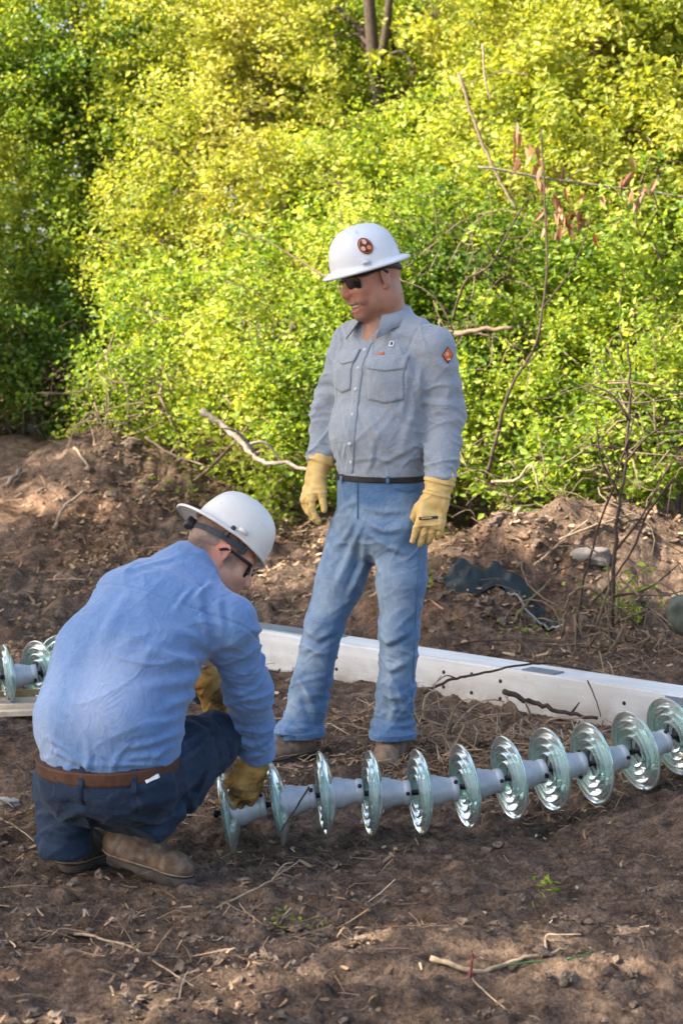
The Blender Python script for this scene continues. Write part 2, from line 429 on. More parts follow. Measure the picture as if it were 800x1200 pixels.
# ------------------------------------------------------------------ materials
def soil_mat():
    def f(t, b):
        c = coords(t)
        n1 = noise(t, 1.3, 5, 0.6, c); n2 = noise(t, 14, 6, 0.65, c); n3 = noise(t, 90, 5, 0.7, c)
        base = ramp(t, n2, [(0.28, (0.066, 0.049, 0.039)), (0.5, (0.175, 0.130, 0.100)), (0.74, (0.320, 0.238, 0.180))])
        patch_ = ramp(t, n1, [(0.36, (0.72, 0.70, 0.70)), (0.64, (1.18, 1.10, 1.02))])
        cc = mixc(t, 1.0, base, patch_, 'MULTIPLY')
        grit = ramp(t, n3, [(0.36, (0.42, 0.40, 0.39)), (0.60, (1.22, 1.20, 1.18))])
        cc = mixc(t, 0.85, cc, grit, 'MULTIPLY')
        mp = N(t, 'ShaderNodeMapping'); t.links.new(c, mp.inputs[0]); mp.inputs['Scale'].default_value = (7, 26, 10); stk = noise(t, 1.0, 6, 0.7, mp.outputs[0], 0.7)
        cc = mixc(t, 0.75, cc, ramp(t, stk, [(0.34, (0.48, 0.46, 0.45)), (0.5, (1.0, 1.0, 1.0)), (0.68, (1.30, 1.26, 1.20))]), 'MULTIPLY')
        red = noise(t, 0.9, 3, 0.5, c, 0.6)
        cc = mixc(t, ramp(t, red, [(0.52, (0, 0, 0)), (0.72, (0.55, 0.55, 0.55))]), cc, mixc(t, 1.0, cc, (1.35, 1.02, 0.78), 'MULTIPLY'))
        t.links.new(cc, b.inputs['Base Color']); b.inputs['Roughness'].default_value = 0.95; b.inputs['Specular IOR Level'].default_value = 0.15
        h = N(t, 'ShaderNodeMath', operation='ADD'); t.links.new(n2, h.inputs[0]); t.links.new(n3, h.inputs[1])
        bump(t, b, h.outputs[0], 1.0, 0.018)
    return mat('soil', f)
def cloth_mat(name, c1, c2, weave=900, faded=None, rough=0.9, sheen=0.3, bmp=0.12):
    def f(t, b):
        n = noise(t, 9, 4, 0.6); cc = ramp(t, n, [(0.3, c1), (0.7, c2)])
        th = noise(t, 240, 3, 0.6); cc = mixc(t, 0.35, cc, ramp(t, th, [(0.3, (0.6, 0.6, 0.6)), (0.7, (1.3, 1.3, 1.3))]), 'MULTIPLY')
        if faded:
            m = N(t, 'ShaderNodeMath', operation='MULTIPLY_ADD'); t.links.new(noise(t, 38, 5, 0.7), m.inputs[0]); m.inputs[1].default_value = 0.5
            s_ = N(t, 'ShaderNodeMath', operation='SUBTRACT'); t.links.new(attr(t, 'wear_and_sun'), s_.inputs[0]); s_.inputs[1].default_value = 0.25; t.links.new(s_.outputs[0], m.inputs[2])
            cl = N(t, 'ShaderNodeClamp'); t.links.new(m.outputs[0], cl.inputs[0])
            cc = mixc(t, cl.outputs[0], cc, faded)
        t.links.new(cc, b.inputs['Base Color']); b.inputs['Roughness'].default_value = rough
        b.inputs['Sheen Weight'].default_value = sheen; b.inputs['Sheen Roughness'].default_value = 0.5; b.inputs['Specular IOR Level'].default_value = 0.2
        h = N(t, 'ShaderNodeMath', operation='MULTIPLY_ADD'); t.links.new(noise(t, 60, 4, 0.6), h.inputs[0]); h.inputs[1].default_value = 1.0; t.links.new(th, h.inputs[2])
        cr = noise(t, 13, 2, 0.5, None, 1.6); ab = N(t, 'ShaderNodeMath', operation='ABSOLUTE'); sb_ = N(t, 'ShaderNodeMath', operation='SUBTRACT'); sb_.inputs[1].default_value = 0.5
        t.links.new(cr, sb_.inputs[0]); t.links.new(sb_.outputs[0], ab.inputs[0]); crs = ramp(t, ab.outputs[0], [(0.0, (1, 1, 1)), (0.10, (0.25, 0.25, 0.25)), (0.3, (0, 0, 0))])
        b1 = N(t, 'ShaderNodeBump'); b1.inputs['Strength'].default_value = 0.2; b1.inputs['Distance'].default_value = 0.008; t.links.new(crs, b1.inputs['Height'])
        b2 = bump(t, b, h.outputs[0], bmp, 0.006); t.links.new(b1.outputs[0], b2.inputs['Normal'])
    return mat(name, f)
def skin_mat(name, c):
    def f(t, b):
        n = noise(t, 26, 5, 0.6); n2 = noise(t, 300, 3, 0.6)
        cc = ramp(t, n, [(0.3, tuple(x * y for x, y in zip(c, (0.92, 0.78, 0.74)))), (0.7, c)])
        cc = mixc(t, attr(t, 'stubble'), cc, (0.13, 0.098, 0.08))
        cc = mixc(t, attr(t, 'red'), cc, (c[0] * 0.98, c[1] * 0.52, c[2] * 0.46))
        t.links.new(cc, b.inputs['Base Color']); b.inputs['Roughness'].default_value = 0.48
        b.inputs['Subsurface Weight'].default_value = 0.10; b.inputs['Subsurface Radius'].default_value = (0.012, 0.005, 0.003); b.inputs['Subsurface Scale'].default_value = 0.5
        h2 = N(t, 'ShaderNodeMath', operation='ADD'); t.links.new(n2, h2.inputs[0]); t.links.new(noise(t, 85, 5, 0.7, None, 0.8), h2.inputs[1]); bump(t, b, h2.outputs[0], 0.35, 0.003)
    return mat(name, f)
def leather_mat(name, c1, c2, dirt=None, rough=0.7):
    def f(t, b):
        n = noise(t, 22, 5, 0.65); cc = ramp(t, n, [(0.32, c1), (0.66, c2)])
        if dirt:
            d = noise(t, 16, 4, 0.6, None, 0.5); cc = mixc(t, ramp(t, d, [(0.50, (0, 0, 0)), (0.64, (0.9, 0.9, 0.9))]), cc, dirt)
        t.links.new(cc, b.inputs['Base Color']); b.inputs['Roughness'].default_value = rough; b.inputs['Specular IOR Level'].default_value = 0.3
        bump(t, b, noise(t, 130, 4, 0.7), 0.35, 0.004)
    return mat(name, f)
def glass_mat():
    def f(t, b):
        b.inputs['Base Color'].default_value = (0.88, 0.975, 0.945, 1); b.inputs['Transmission Weight'].default_value = 0.86
        b.inputs['IOR'].default_value = 1.22; b.inputs['Specular IOR Level'].default_value = 0.9
        t.links.new(ramp(t, noise(t, 18, 4, 0.6), [(0.4, (0.035,) * 3), (0.7, (0.15,) * 3)]), b.inputs['Roughness'])
        bump(t, b, noise(t, 40, 2, 0.5), 0.12, 0.004)
        va = N(t, 'ShaderNodeVolumeAbsorption'); va.inputs['Color'].default_value = (0.40, 0.90, 0.78, 1); va.inputs['Density'].default_value = 8.0
        t.links.new(va.outputs[0], t.nodes['Material Output'].inputs['Volume'])
    return mat('toughened_glass', f)
def galv_mat(name, c, rough=0.55, metal=0.25):
    def f(t, b):
        n = noise(t, 30, 5, 0.65); n2 = noise(t, 5, 4, 0.6)
        cc = mixc(t, 0.6, ramp(t, n, [(0.3, tuple(x * 0.75 for x in c)), (0.7, c)]), ramp(t, n2, [(0.3, (0.75,) * 3), (0.7, (1.1,) * 3)]), 'MULTIPLY')
        t.links.new(cc, b.inputs['Base Color']); b.inputs['Roughness'].default_value = rough; b.inputs['Metallic'].default_value = metal
        bump(t, b, n, 0.12, 0.003)
    return mat(name, f)
def beam_mat():
    def f(t, b):
        mp = N(t, 'ShaderNodeMapping'); t.links.new(coords(t), mp.inputs[0]); mp.inputs['Scale'].default_value = (1.2, 9, 9)
        n = noise(t, 3.0, 6, 0.6, mp.outputs[0], 0.3); n2 = noise(t, 2.2, 4, 0.6); n3 = noise(t, 40, 5, 0.7)
        cc = ramp(t, n, [(0.25, (0.50, 0.51, 0.52)), (0.6, (0.66, 0.67, 0.68)), (0.85, (0.74, 0.74, 0.73))])
        cc = mixc(t, ramp(t, n2, [(0.45, (0, 0, 0)), (0.75, (0.5, 0.5, 0.5))]), cc, (0.50, 0.47, 0.43))
        cc = mixc(t, ramp(t, n3, [(0.62, (0, 0, 0)), (0.72, (0.6, 0.6, 0.6))]), cc, (0.36, 0.31, 0.26))
        mud = noise(t, 6, 5, 0.65); z = N(t, 'ShaderNodeSeparateXYZ'); t.links.new(coords(t), z.inputs[0])
        mm = N(t, 'ShaderNodeMapRange'); t.links.new(z.outputs[2], mm.inputs[0]); mm.inputs[1].default_value = 0.055; mm.inputs[2].default_value = -0.085; mm.inputs[3].default_value = 0; mm.inputs[4].default_value = 0.75
        mu = N(t, 'ShaderNodeMath', operation='MULTIPLY'); t.links.new(mm.outputs[0], mu.inputs[0]); t.links.new(ramp(t, mud, [(0.34, (0, 0, 0)), (0.56, (1, 1, 1))]), mu.inputs[1])
        cc = mixc(t, mu.outputs[0], cc, (0.22, 0.16, 0.11))
        t.links.new(cc, b.inputs['Base Color']); b.inputs['Roughness'].default_value = 0.6
        bump(t, b, n, 0.1, 0.004)
    return mat('weathered_white_beam', f)
def leaf_mat(name, stops, trans=0.45, rough=0.5):
    def f(t, b):
        tc = attr(t, 'tint'); cc = ramp(t, tc, stops)
        t.links.new(cc, b.inputs['Base Color']); b.inputs['Roughness'].default_value = rough; b.inputs['Specular IOR Level'].default_value = 0.35
        tr = N(t, 'ShaderNodeBsdfTranslucent'); t.links.new(mixc(t, 1.0, cc, (1.35, 1.25, 0.55), 'MULTIPLY'), tr.inputs[0])
        mx = N(t, 'ShaderNodeMixShader'); mx.inputs[0].default_value = trans
        t.links.new(b.outputs[0], mx.inputs[1]); t.links.new(tr.outputs[0], mx.inputs[2]); t.links.new(mx.outputs[0], t.nodes['Material Output'].inputs[0])
    return mat(name, f)
def bark_mat(name, c):
    def f(t, b):
        n = noise(t, 45, 5, 0.7); t.links.new(ramp(t, n, [(0.3, tuple(x * 0.5 for x in c)), (0.7, tuple(x * 1.25 for x in c))]), b.inputs['Base Color'])
        b.inputs['Roughness'].default_value = 0.95; b.inputs['Specular IOR Level'].default_value = 0.1; bump(t, b, n, 0.6, 0.006)
    return mat(name, f)
def shell_mat(name, c):
    def f(t, b):
        sc = noise(t, 34, 6, 0.75, None, 0.8); sm = noise(t, 7, 4, 0.6)
        cc = mixc(t, ramp(t, sc, [(0.60, (0, 0, 0)), (0.70, (0.55, 0.55, 0.55))]), ramp(t, sm, [(0.3, tuple(x * 0.86 for x in c)), (0.65, c)]), (0.36, 0.33, 0.29))
        t.links.new(cc, b.inputs['Base Color']); t.links.new(ramp(t, sc, [(0.4, (0.28,) * 3), (0.7, (0.6,) * 3)]), b.inputs['Roughness'])
    return mat(name, f)
M = {}
M['soil'] = soil_mat()
M['clod'] = simple('clod', (0.150, 0.112, 0.086), 0.95, 0.5, 14, 0.5, spec=0.1)
M['shirt1'] = cloth_mat('grey_shirt', (0.255, 0.288, 0.335), (0.300, 0.335, 0.385))
M['shirt2'] = cloth_mat('blue_shirt', (0.090, 0.180, 0.370), (0.115, 0.218, 0.425), faded=(0.34, 0.42, 0.60))  # paler tone also carries the painted sun dapple on the back
M['jean1'] = cloth_mat('washed_denim', (0.062, 0.135, 0.255), (0.092, 0.180, 0.320), faded=(0.36, 0.44, 0.52), bmp=0.25)
M['jean2'] = cloth_mat('dark_denim', (0.010, 0.020, 0.042), (0.018, 0.034, 0.066), faded=(0.075, 0.115, 0.18), bmp=0.25, sheen=0.06)
M['skin1'] = skin_mat('tanned_skin', (0.40, 0.205, 0.135)); M['skin2'] = skin_mat('light_skin', (0.58, 0.33, 0.235))
M['glove1'] = leather_mat('yellow_leather', (0.62, 0.40, 0.135), (0.76, 0.54, 0.21))
M['glove2'] = leather_mat('dirty_leather', (0.30, 0.165, 0.040), (0.46, 0.27, 0.075), (0.055, 0.035, 0.018))
M['boot1'] = leather_mat('tan_boot', (0.20, 0.130, 0.082), (0.30, 0.205, 0.135), (0.13, 0.09, 0.06))
M['boot2'] = leather_mat('brown_boot', (0.062, 0.038, 0.024), (0.135, 0.085, 0.054), (0.19, 0.135, 0.095))
M['boot3'] = leather_mat('dark_boot', (0.030, 0.022, 0.017), (0.070, 0.050, 0.036), (0.15, 0.11, 0.08))
M['sole'] = simple('boot_sole', (0.060, 0.046, 0.038), 0.9, 0.4, 30, 0.3)
M['hat1'] = shell_mat('white_shell', (0.70, 0.72, 0.74))
M['hat2'] = shell_mat('ivory_shell', (0.72, 0.69, 0.64))
M['black'] = simple('black_plastic', (0.012, 0.012, 0.014), 0.35, 0.2, 40)
M['strap'] = simple('grey_webbing', (0.035, 0.045, 0.055), 0.6, 0.3, 60, 0.2)
M['lens'] = simple('dark_lens', (0.006, 0.007, 0.010), 0.06, 0.1, 10, spec=0.6)
M['hair'] = simple('short_hair', (0.085, 0.062, 0.050), 0.8, 0.45, 160, 0.9, bscale=500)
M['belt1'] = leather_mat('black_belt', (0.012, 0.010, 0.010), (0.03, 0.024, 0.022))
M['belt2'] = leather_mat('brown_belt', (0.050, 0.022, 0.013), (0.095, 0.042, 0.024))
M['steel'] = galv_mat('steel', (0.45, 0.46, 0.47), 0.35, 0.9)
M['orange'] = simple('orange_thread', (0.62, 0.14, 0.035), 0.8, 0.1, 200)
M['red_tag'] = simple('red_tag', (0.55, 0.055, 0.035), 0.8, 0.1, 200)
M['maroon'] = simple('maroon_print', (0.085, 0.022, 0.022), 0.5, 0.1, 100)
M['peach'] = simple('peach_print', (0.70, 0.42, 0.32), 0.5, 0.1, 100); M['orange2'] = simple('orange_print', (0.70, 0.20, 0.05), 0.5, 0.1, 100)
M['white'] = simple('white_cloth', (0.70, 0.70, 0.70), 0.7, 0.1, 100)
M['button'] = simple('pearl_button', (0.55, 0.58, 0.62), 0.3, 0.1, 100)
M['stitch'] = simple('gold_stitching', (0.38, 0.25, 0.10), 0.8, 0.2, 100)
M['stitch_dull'] = simple('dull_stitching', (0.20, 0.155, 0.11), 0.9, 0.3, 100)
M['shade_cloth'] = simple('shirt_opening', (0.10, 0.11, 0.13), 0.9, 0.2, 60)
M['teeth'] = simple('teeth', (0.72, 0.66, 0.58), 0.3, 0.05, 50)
M['glass'] = glass_mat()
M['cap'] = galv_mat('galvanised_cap', (0.52, 0.55, 0.59), 0.45, 0.2); M['pin'] = simple('dark_pin', (0.022, 0.022, 0.026), 0.45, 0.3, 60, metal=0.4)
M['beam'] = beam_mat(); M['plate'] = galv_mat('blue_grey_plate', (0.20, 0.245, 0.31), 0.55, 0.3)
M['lath_orange'] = simple('orange_lath', (0.50, 0.30, 0.14), 0.8, 0.22, 25, 0.2); M['lath_grey'] = simple('grey_lath', (0.40, 0.36, 0.31), 0.8, 0.22, 25, 0.2)
M['seam'] = simple('denim_seam', (0.050, 0.105, 0.195), 0.9, 0.2, 100)
M['lath'] = simple('pale_lath', (0.52, 0.42, 0.31), 0.8, 0.22, 25, 0.2)
M['drywood'] = bark_mat('dry_stick', (0.36, 0.27, 0.185)); M['darkwood'] = bark_mat('dark_stick', (0.085, 0.060, 0.046)); M['greywood'] = bark_mat('grey_branch', (0.235, 0.195, 0.165))
M['bark'] = bark_mat('bark', (0.085, 0.066, 0.052)); M['stem'] = bark_mat('stem', (0.20, 0.150, 0.105))
M['straw'] = leaf_mat('litter', [(0.0, (0.105, 0.066, 0.040)), (0.45, (0.25, 0.160, 0.095)), (0.8, (0.42, 0.29, 0.185)), (1.0, (0.55, 0.42, 0.29))], 0.1, 0.8)
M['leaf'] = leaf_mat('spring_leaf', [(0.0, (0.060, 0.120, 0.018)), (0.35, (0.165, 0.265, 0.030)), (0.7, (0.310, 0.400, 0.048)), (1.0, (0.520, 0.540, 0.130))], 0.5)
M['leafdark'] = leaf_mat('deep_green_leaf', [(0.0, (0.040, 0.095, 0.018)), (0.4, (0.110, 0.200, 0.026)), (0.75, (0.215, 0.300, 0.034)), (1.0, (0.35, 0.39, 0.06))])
M['leafpale'] = leaf_mat('pale_catkin_leaf', [(0.0, (0.17, 0.23, 0.030)), (0.5, (0.37, 0.40, 0.060)), (1.0, (0.56, 0.53, 0.18))], 0.5)
M['deadleaf'] = leaf_mat('withered_leaf', [(0.0, (0.11, 0.042, 0.024)), (0.6, (0.24, 0.10, 0.05)), (1.0, (0.40, 0.22, 0.12))], 0.3)
M['tarp'] = simple('dark_green_tarp', (0.014, 0.020, 0.019), 0.42, 0.5, 18, 0.3)
M['tarp_edge'] = simple('torn_edge', (0.30, 0.29, 0.26), 0.8, 0.3, 30)
M['rock'] = simple('rock', (0.17, 0.15, 0.135), 0.9, 0.35, 12, 0.5)
M['greenwire'] = simple('green_line', (0.035, 0.13, 0.045), 0.5, 0.2, 40); M['redstem'] = simple('red_stem', (0.17, 0.035, 0.03), 0.6, 0.2, 40)
M['darkgrey'] = simple('grey_green_block', (0.075, 0.085, 0.072), 0.9, 0.3, 18, 0.3)

# ------------------------------------------------------------------ ground sheet
def ground():
    def axis(lo, hi, step, far, g=1.16):
        a = list(np.arange(lo, hi, step)); s = step; x = a[-1]
        while x < far[1]: s = s * g; x += s; a.append(x)
        s = step; x = a[0]; b = []
        while x > far[0]: s = s * g; x -= s; b.append(x)
        return np.array(b[::-1] + a)
    xs = axis(-1.55, 1.75, 0.0115, (-300, 300)); ys = axis(3.6, 7.4, 0.0125, (-200, 500), 1.012)
    ys = np.concatenate([ys[(ys > 3.5) & (ys < 16)], axis(16, 16.2, 0.2, (16, 500), 1.3)]); ys = np.unique(ys)
    ys = np.concatenate([-np.geomspace(300, 0.2, 24), np.linspace(0, 3.45, 24), ys])
    X, Y = np.meshgrid(xs, ys); Z = H(X, Y); P = np.stack([X.ravel(), Y.ravel(), 0 * X.ravel()], 1)
    amp = np.clip(1 - np.maximum(np.abs(P[:, 0]) - 2.2, np.maximum(P[:, 1] - 15, 3.4 - P[:, 1])), 0, 1)
    P[:, 2] = Z.ravel() + fine(P) * amp
    nx, ny = len(xs), len(ys); i = np.arange(nx * ny).reshape(ny, nx)
    f = np.stack([i[:-1, :-1], i[:-1, 1:], i[1:, 1:], i[1:, :-1]], -1).reshape(-1, 4)
    props(mobj('ground', P, f, M['soil']), 'bare churned brown earth with clods, ruts and a low bank', None, None, 'structure')
ground()
# ------------------------------------------------------------------ people: shared builders
def head_sdf(S, o, Hm, smile=False, neck_to=None, k0=0.0):
    """o = middle of the head between the ears, Hm columns forward, left, up"""
    def L(x, y, z): return A(*o) + Hm @ A(x, y, z)
    S.ell(L(-0.012, 0, 0.040), Hm, (0.100, 0.079, 0.092), 0.03)
    S.ell(L(0.035, 0, -0.020), Hm, (0.066, 0.064, 0.085), 0.04)
    S.ell(L(0.040, 0, -0.075), Hm, (0.052, 0.052, 0.044), 0.03)
    S.ell(L(0.078, 0, -0.103), Hm, (0.022, 0.026, 0.020), 0.022)
    for s in (-1, 1):
        S.ell(L(0.070, s * 0.037, -0.020), Hm, (0.026, 0.026, 0.024), 0.02)
        S.ell(L(0.000, s * 0.058, -0.068), Hm, (0.040, 0.018, 0.036), 0.03)
        S.cone(L(0.086, s * 0.012, 0.034), L(0.072, s * 0.050, 0.030), 0.012, 0.010, 0.014)
        S.ell(L(0.094, s * 0.032, 0.008), Hm, (0.016, 0.017, 0.013), 0.012, 's')
        if smile: S.ell(L(0.076, s * 0.040, -0.050), Hm, (0.020, 0.018, 0.020), 0.012)
    S.chain([L(0.090, 0, 0.022), L(0.107, 0, -0.012), L(0.110, 0, -0.024)], [0.009, 0.012, 0.0135], 0.012)
    for s in (-1, 1): S.ell(L(0.099, s * 0.014, -0.027), Hm, (0.013, 0.010, 0.009), 0.008)
    S.ell(L(0.088, 0, -0.050), Hm, (0.016, 0.030, 0.020), 0.014)
    if smile:
        S.ell(L(0.097, 0, -0.056), Hm, (0.009, 0.030, 0.0055), 0.006); S.ell(L(0.092, 0, -0.083), Hm, (0.010, 0.025, 0.0075), 0.008)
        S.ell(L(0.104, 0, -0.071), Hm, (0.022, 0.022, 0.0075), 0.004, 's')
        for s in (-1, 1): S.ell(L(0.098, s * 0.019, -0.067), Hm, (0.024, 0.014, 0.0065), 0.004, 's')
        for s in (-1, 1): S.cone(L(0.102, s * 0.024, -0.030), L(0.080, s * 0.046, -0.074), 0.004, 0.003, 0.010, 's')
    else:
        S.ell(L(0.100, 0, -0.060), Hm, (0.008, 0.024, 0.006), 0.006); S.ell(L(0.097, 0, -0.075), Hm, (0.009, 0.021, 0.007), 0.006)
    for s in (-1, 1):
        tilt = Hm @ np.array(Matrix.Rotation(s * 0.45, 3, 'Z')) @ np.array(Matrix.Rotation(0.18, 3, 'Y'))
        S.ell(L(-0.012, s * 0.083, 0.000), tilt, (0.020, 0.0065, 0.033), 0.006)
        S.ell(L(-0.006, s * 0.091, 0.003), tilt, (0.011, 0.005, 0.019), 0.005, 's')
        S.ell(L(-0.004, s * 0.080, -0.030), tilt, (0.010, 0.007, 0.009), 0.005)
    if neck_to is not None:
        S.cone(L(-0.030, 0, -0.060), neck_to, 0.061, 0.068, 0.035)
    return L
def hand_sdf(S, wp, d, n, s, curl=(0.5, 0.55, 0.6, 0.65), sc=1.0, thumb=(0.65, 0.7, 0.35), spread=0.06, cuff=0.06, fl=1.0, tb=0.45):
    """glove: wrist wp, finger direction d, palm faces n, thumb on side s; curl = bend per joint in radians"""
    d = nrm(d); n = nrm(A(*n) - d * (A(*n) @ d)); s_ = np.cross(n, d); s = s_ if s_ @ A(*s) > 0 else -s_
    Mx = np.stack([d, s, n], 1); wp = A(*wp)
    S.box(wp + d * 0.050 * sc, Mx, A(0.050, 0.042, 0.017) * sc, 0.015 * sc, 0.02)
    S.ell(wp + (d * 0.040 + s * 0.026 + n * 0.012) * sc, Mx, A(0.034, 0.020, 0.018) * sc, 0.015)
    if cuff: S.econe(wp - d * cuff, wp + d * 0.012, (0.046 * sc, 0.041 * sc), (0.036 * sc, 0.029 * sc), s, 0.02)
    ln = [0.074, 0.083, 0.077, 0.060]; ft = SDF()
    for i in range(4):
        off = 0.0340 - 0.0230 * i; p = wp + (d * (0.090 - 0.004 * abs(i - 1.2)) + s * off) * sc; a = 0.12; l = ln[i] * sc * fl
        dd = nrm(d + s * spread * (1.2 - i)); pts = [p - dd * 0.022 * sc, p]
        for f in (0.45, 0.31, 0.24):
            a += curl[i]; q = dd * math.cos(a) + n * math.sin(a); pts.append(pts[-1] + q * l * f)
        rr = [0.0118 * sc, 0.0114 * sc, 0.0110 * sc, 0.0104 * sc, 0.0090 * sc]
        for j in range(4): S.cone(pts[j], pts[j + 1], rr[j], rr[j + 1], 0.0018)
    b0 = wp + (d * 0.022 + s * 0.026 + n * 0.008) * sc; td = nrm(d * thumb[0] + s * thumb[1] + n * thumb[2])
    p1 = b0 + td * 0.036 * sc; td2 = nrm(td * (1 - tb) + d * tb + n * 0.1); p2 = p1 + td2 * 0.031 * sc; p3 = p2 + nrm(td2 + d * 0.25 + n * 0.2) * 0.027 * sc
    S.cone(b0, p1, 0.019 * sc, 0.0145 * sc, 0.014); S.cone(p1, p2, 0.0145 * sc, 0.0125 * sc, 0.004); S.cone(p2, p3, 0.0125 * sc, 0.0105 * sc, 0.004)
    return Mx
def boot(name, heel, f, up, mt, parent, shaft=0.13, lean=(0, 0, 0), label=None, sc=1.0):
    Fm = frame(f, up) ; o = A(*heel)
    def L(x, y, z): return o + Fm @ (A(x, y, z) * A(sc, 1, 1))
    S = SDF()
    S.chain([L(0.045, 0, 0.055), L(0.125, 0, 0.050), L(0.205, 0, 0.044)], [0.043, 0.042, 0.036], 0.03)
    S.ell(L(0.222, 0.002, 0.043), Fm, (0.060, 0.049, 0.034), 0.025); S.ell(L(0.04, 0, 0.055), Fm, (0.042, 0.038, 0.052), 0.03)
    S.cone(L(0.058, 0, 0.07), L(0.055, 0, 0.07) + Fm[:, 2] * shaft + A(*lean), 0.048, 0.050, 0.04)
    S.cut(L(0, 0, 0.018), Fm @ A(0, 0, -1))
    V, Fc = S.mesh(0.005); Nn = vnormals(V, Fc)
    q = (V - o) @ Fm
    V = V + Nn * (0.0022 * aniso(V, Fm[:, 0], 70, 25, 5) * np.exp(-((q[:, 0] - 0.15) / 0.06) ** 2) + 0.0015 * vnoise(V * 60, 3))[:, None]
    V = V + Nn * (-0.0032 * np.exp(-((q[:, 0] - 0.185 + 0.25 * np.abs(q[:, 1])) / 0.0045) ** 2) - 0.003 * np.exp(-((q[:, 0] - 0.05 - 0.3 * (q[:, 2] - .05)) / 0.0045) ** 2) + 0.0045 * wrinkle(V, Fm[:, 0] + Fm[:, 2] * 0.4, 34, 14, 7) * np.exp(-((q[:, 0] - 0.12) / 0.05) ** 2))[:, None]
    b = mobj(name, V, Fc, mt, parent)
    if label: b['label'] = label
    S = SDF()
    S.econe(L(0.04, 0, 0.012), L(0.225, 0, 0.012), (0.043, 0.030), (0.052, 0.028), Fm[:, 1], 0.01)
    S.ell(L(0.235, 0.002, 0.012), Fm, (0.060, 0.052, 0.028), 0.015)
    S.cut(L(0, 0, 0.024), Fm @ A(0, 0, 1)); S.cut(L(0, 0, -0.006), Fm @ A(0, 0, -1))
    S.box(L(0.098, 0, -0.010), Fm, (0.020, 0.09, 0.014), 0.004, 0.004, 's')
    V, Fc = S.mesh(0.0045); mobj('sole', V, Fc, M['sole'], b)
    bb = bvh_of(*mesh_of(b)); wl = []                          # welt stitching above the sole
    for k in range(41):
        an = 2 * math.pi * k / 40; d = Fm @ A(math.cos(an), math.sin(an), 0); c_ = L(0.135, 0, 0.030)
        d2 = Fm @ nrm(A(math.cos(an) * 2.3, math.sin(an), 0)); h = bb.ray_cast(Vector(c_ + d2 * 0.3), Vector(-d2), 0.3)
        if h[0] is not None: wl.append(np.array(h[0]) + d2 * 0.0015)
    if len(wl) > 8: Geo().tube(wl, 0.0028, 5).build('welt', M['stitch_dull'], b)
    tabs = [L(-0.004, 0, 0.06), L(-0.006, 0, 0.085), L(0.0, 0, 0.105)]; Geo().tube(tabs, 0.007, 6).build('heel_tab', mt, b)
    return b
def mesh_of(o):
    V = np.empty(len(o.data.vertices) * 3, np.float32); o.data.vertices.foreach_get('co', V); f = np.empty(len(o.data.loops), np.int32); o.data.loops.foreach_get('vertex_index', f)
    return V.reshape(-1, 3), f.reshape(-1, 4)
def sunglasses(o, Hm, parent, up=0.012):
    def L(x, y, z): return A(*o) + Hm @ A(x, y, z)
    g = Geo()                                              # frame: brow bar, nose bridge, temples
    arc = [L(0.100 - 0.55 * y * y * 9, y, up + 0.016) for y in np.linspace(-0.070, 0.070, 15)]
    g.tube(arc, 0.0032, 6)
    g.tube([L(0.109, 0.010, up + 0.006), L(0.113, 0, up + 0.010), L(0.109, -0.010, up + 0.006)], 0.003, 6)
    for s in (-1, 1): g.tube(smooth_path([L(0.076, s * 0.070, up + 0.014), L(0.05, s * 0.081, up + 0.012), L(0.0, s * 0.086, up + 0.012), L(-0.025, s * 0.086, up - 0.004)], 4), [0.0052] * 5 + [0.0042] * 8, 6)
    fr = g.build('sunglasses', M['black'], parent)
    for s in (-1, 1):
        V = []; nu, nv = 10, 8
        for lay in (0, -0.003):
            for j in range(nv + 1):
                for i in range(nu + 1):
                    a, b = i / nu * 2 - 1, j / nv * 2 - 1
                    y = 0.038 + a * 0.034 * (1 - 0.12 * b * b); z = up - 0.005 + b * 0.0225 * (1 - 0.25 * a * a) - 0.003 * a
                    V.append(L(0.103 - 4.6 * y * y - 0.5 * (z - up) ** 2 * 8 + lay, s * y, z))
        V = np.array(V); W = nu + 1; K = W * (nv + 1); f = []
        for j in range(nv):
            for i in range(nu):
                a = j * W + i; f += [(a, a + 1, a + W + 1, a + W), (a + K, a + W + K, a + W + 1 + K, a + 1 + K)]
        mobj('lens', V, np.array(f), M['lens'], fr)
    return fr
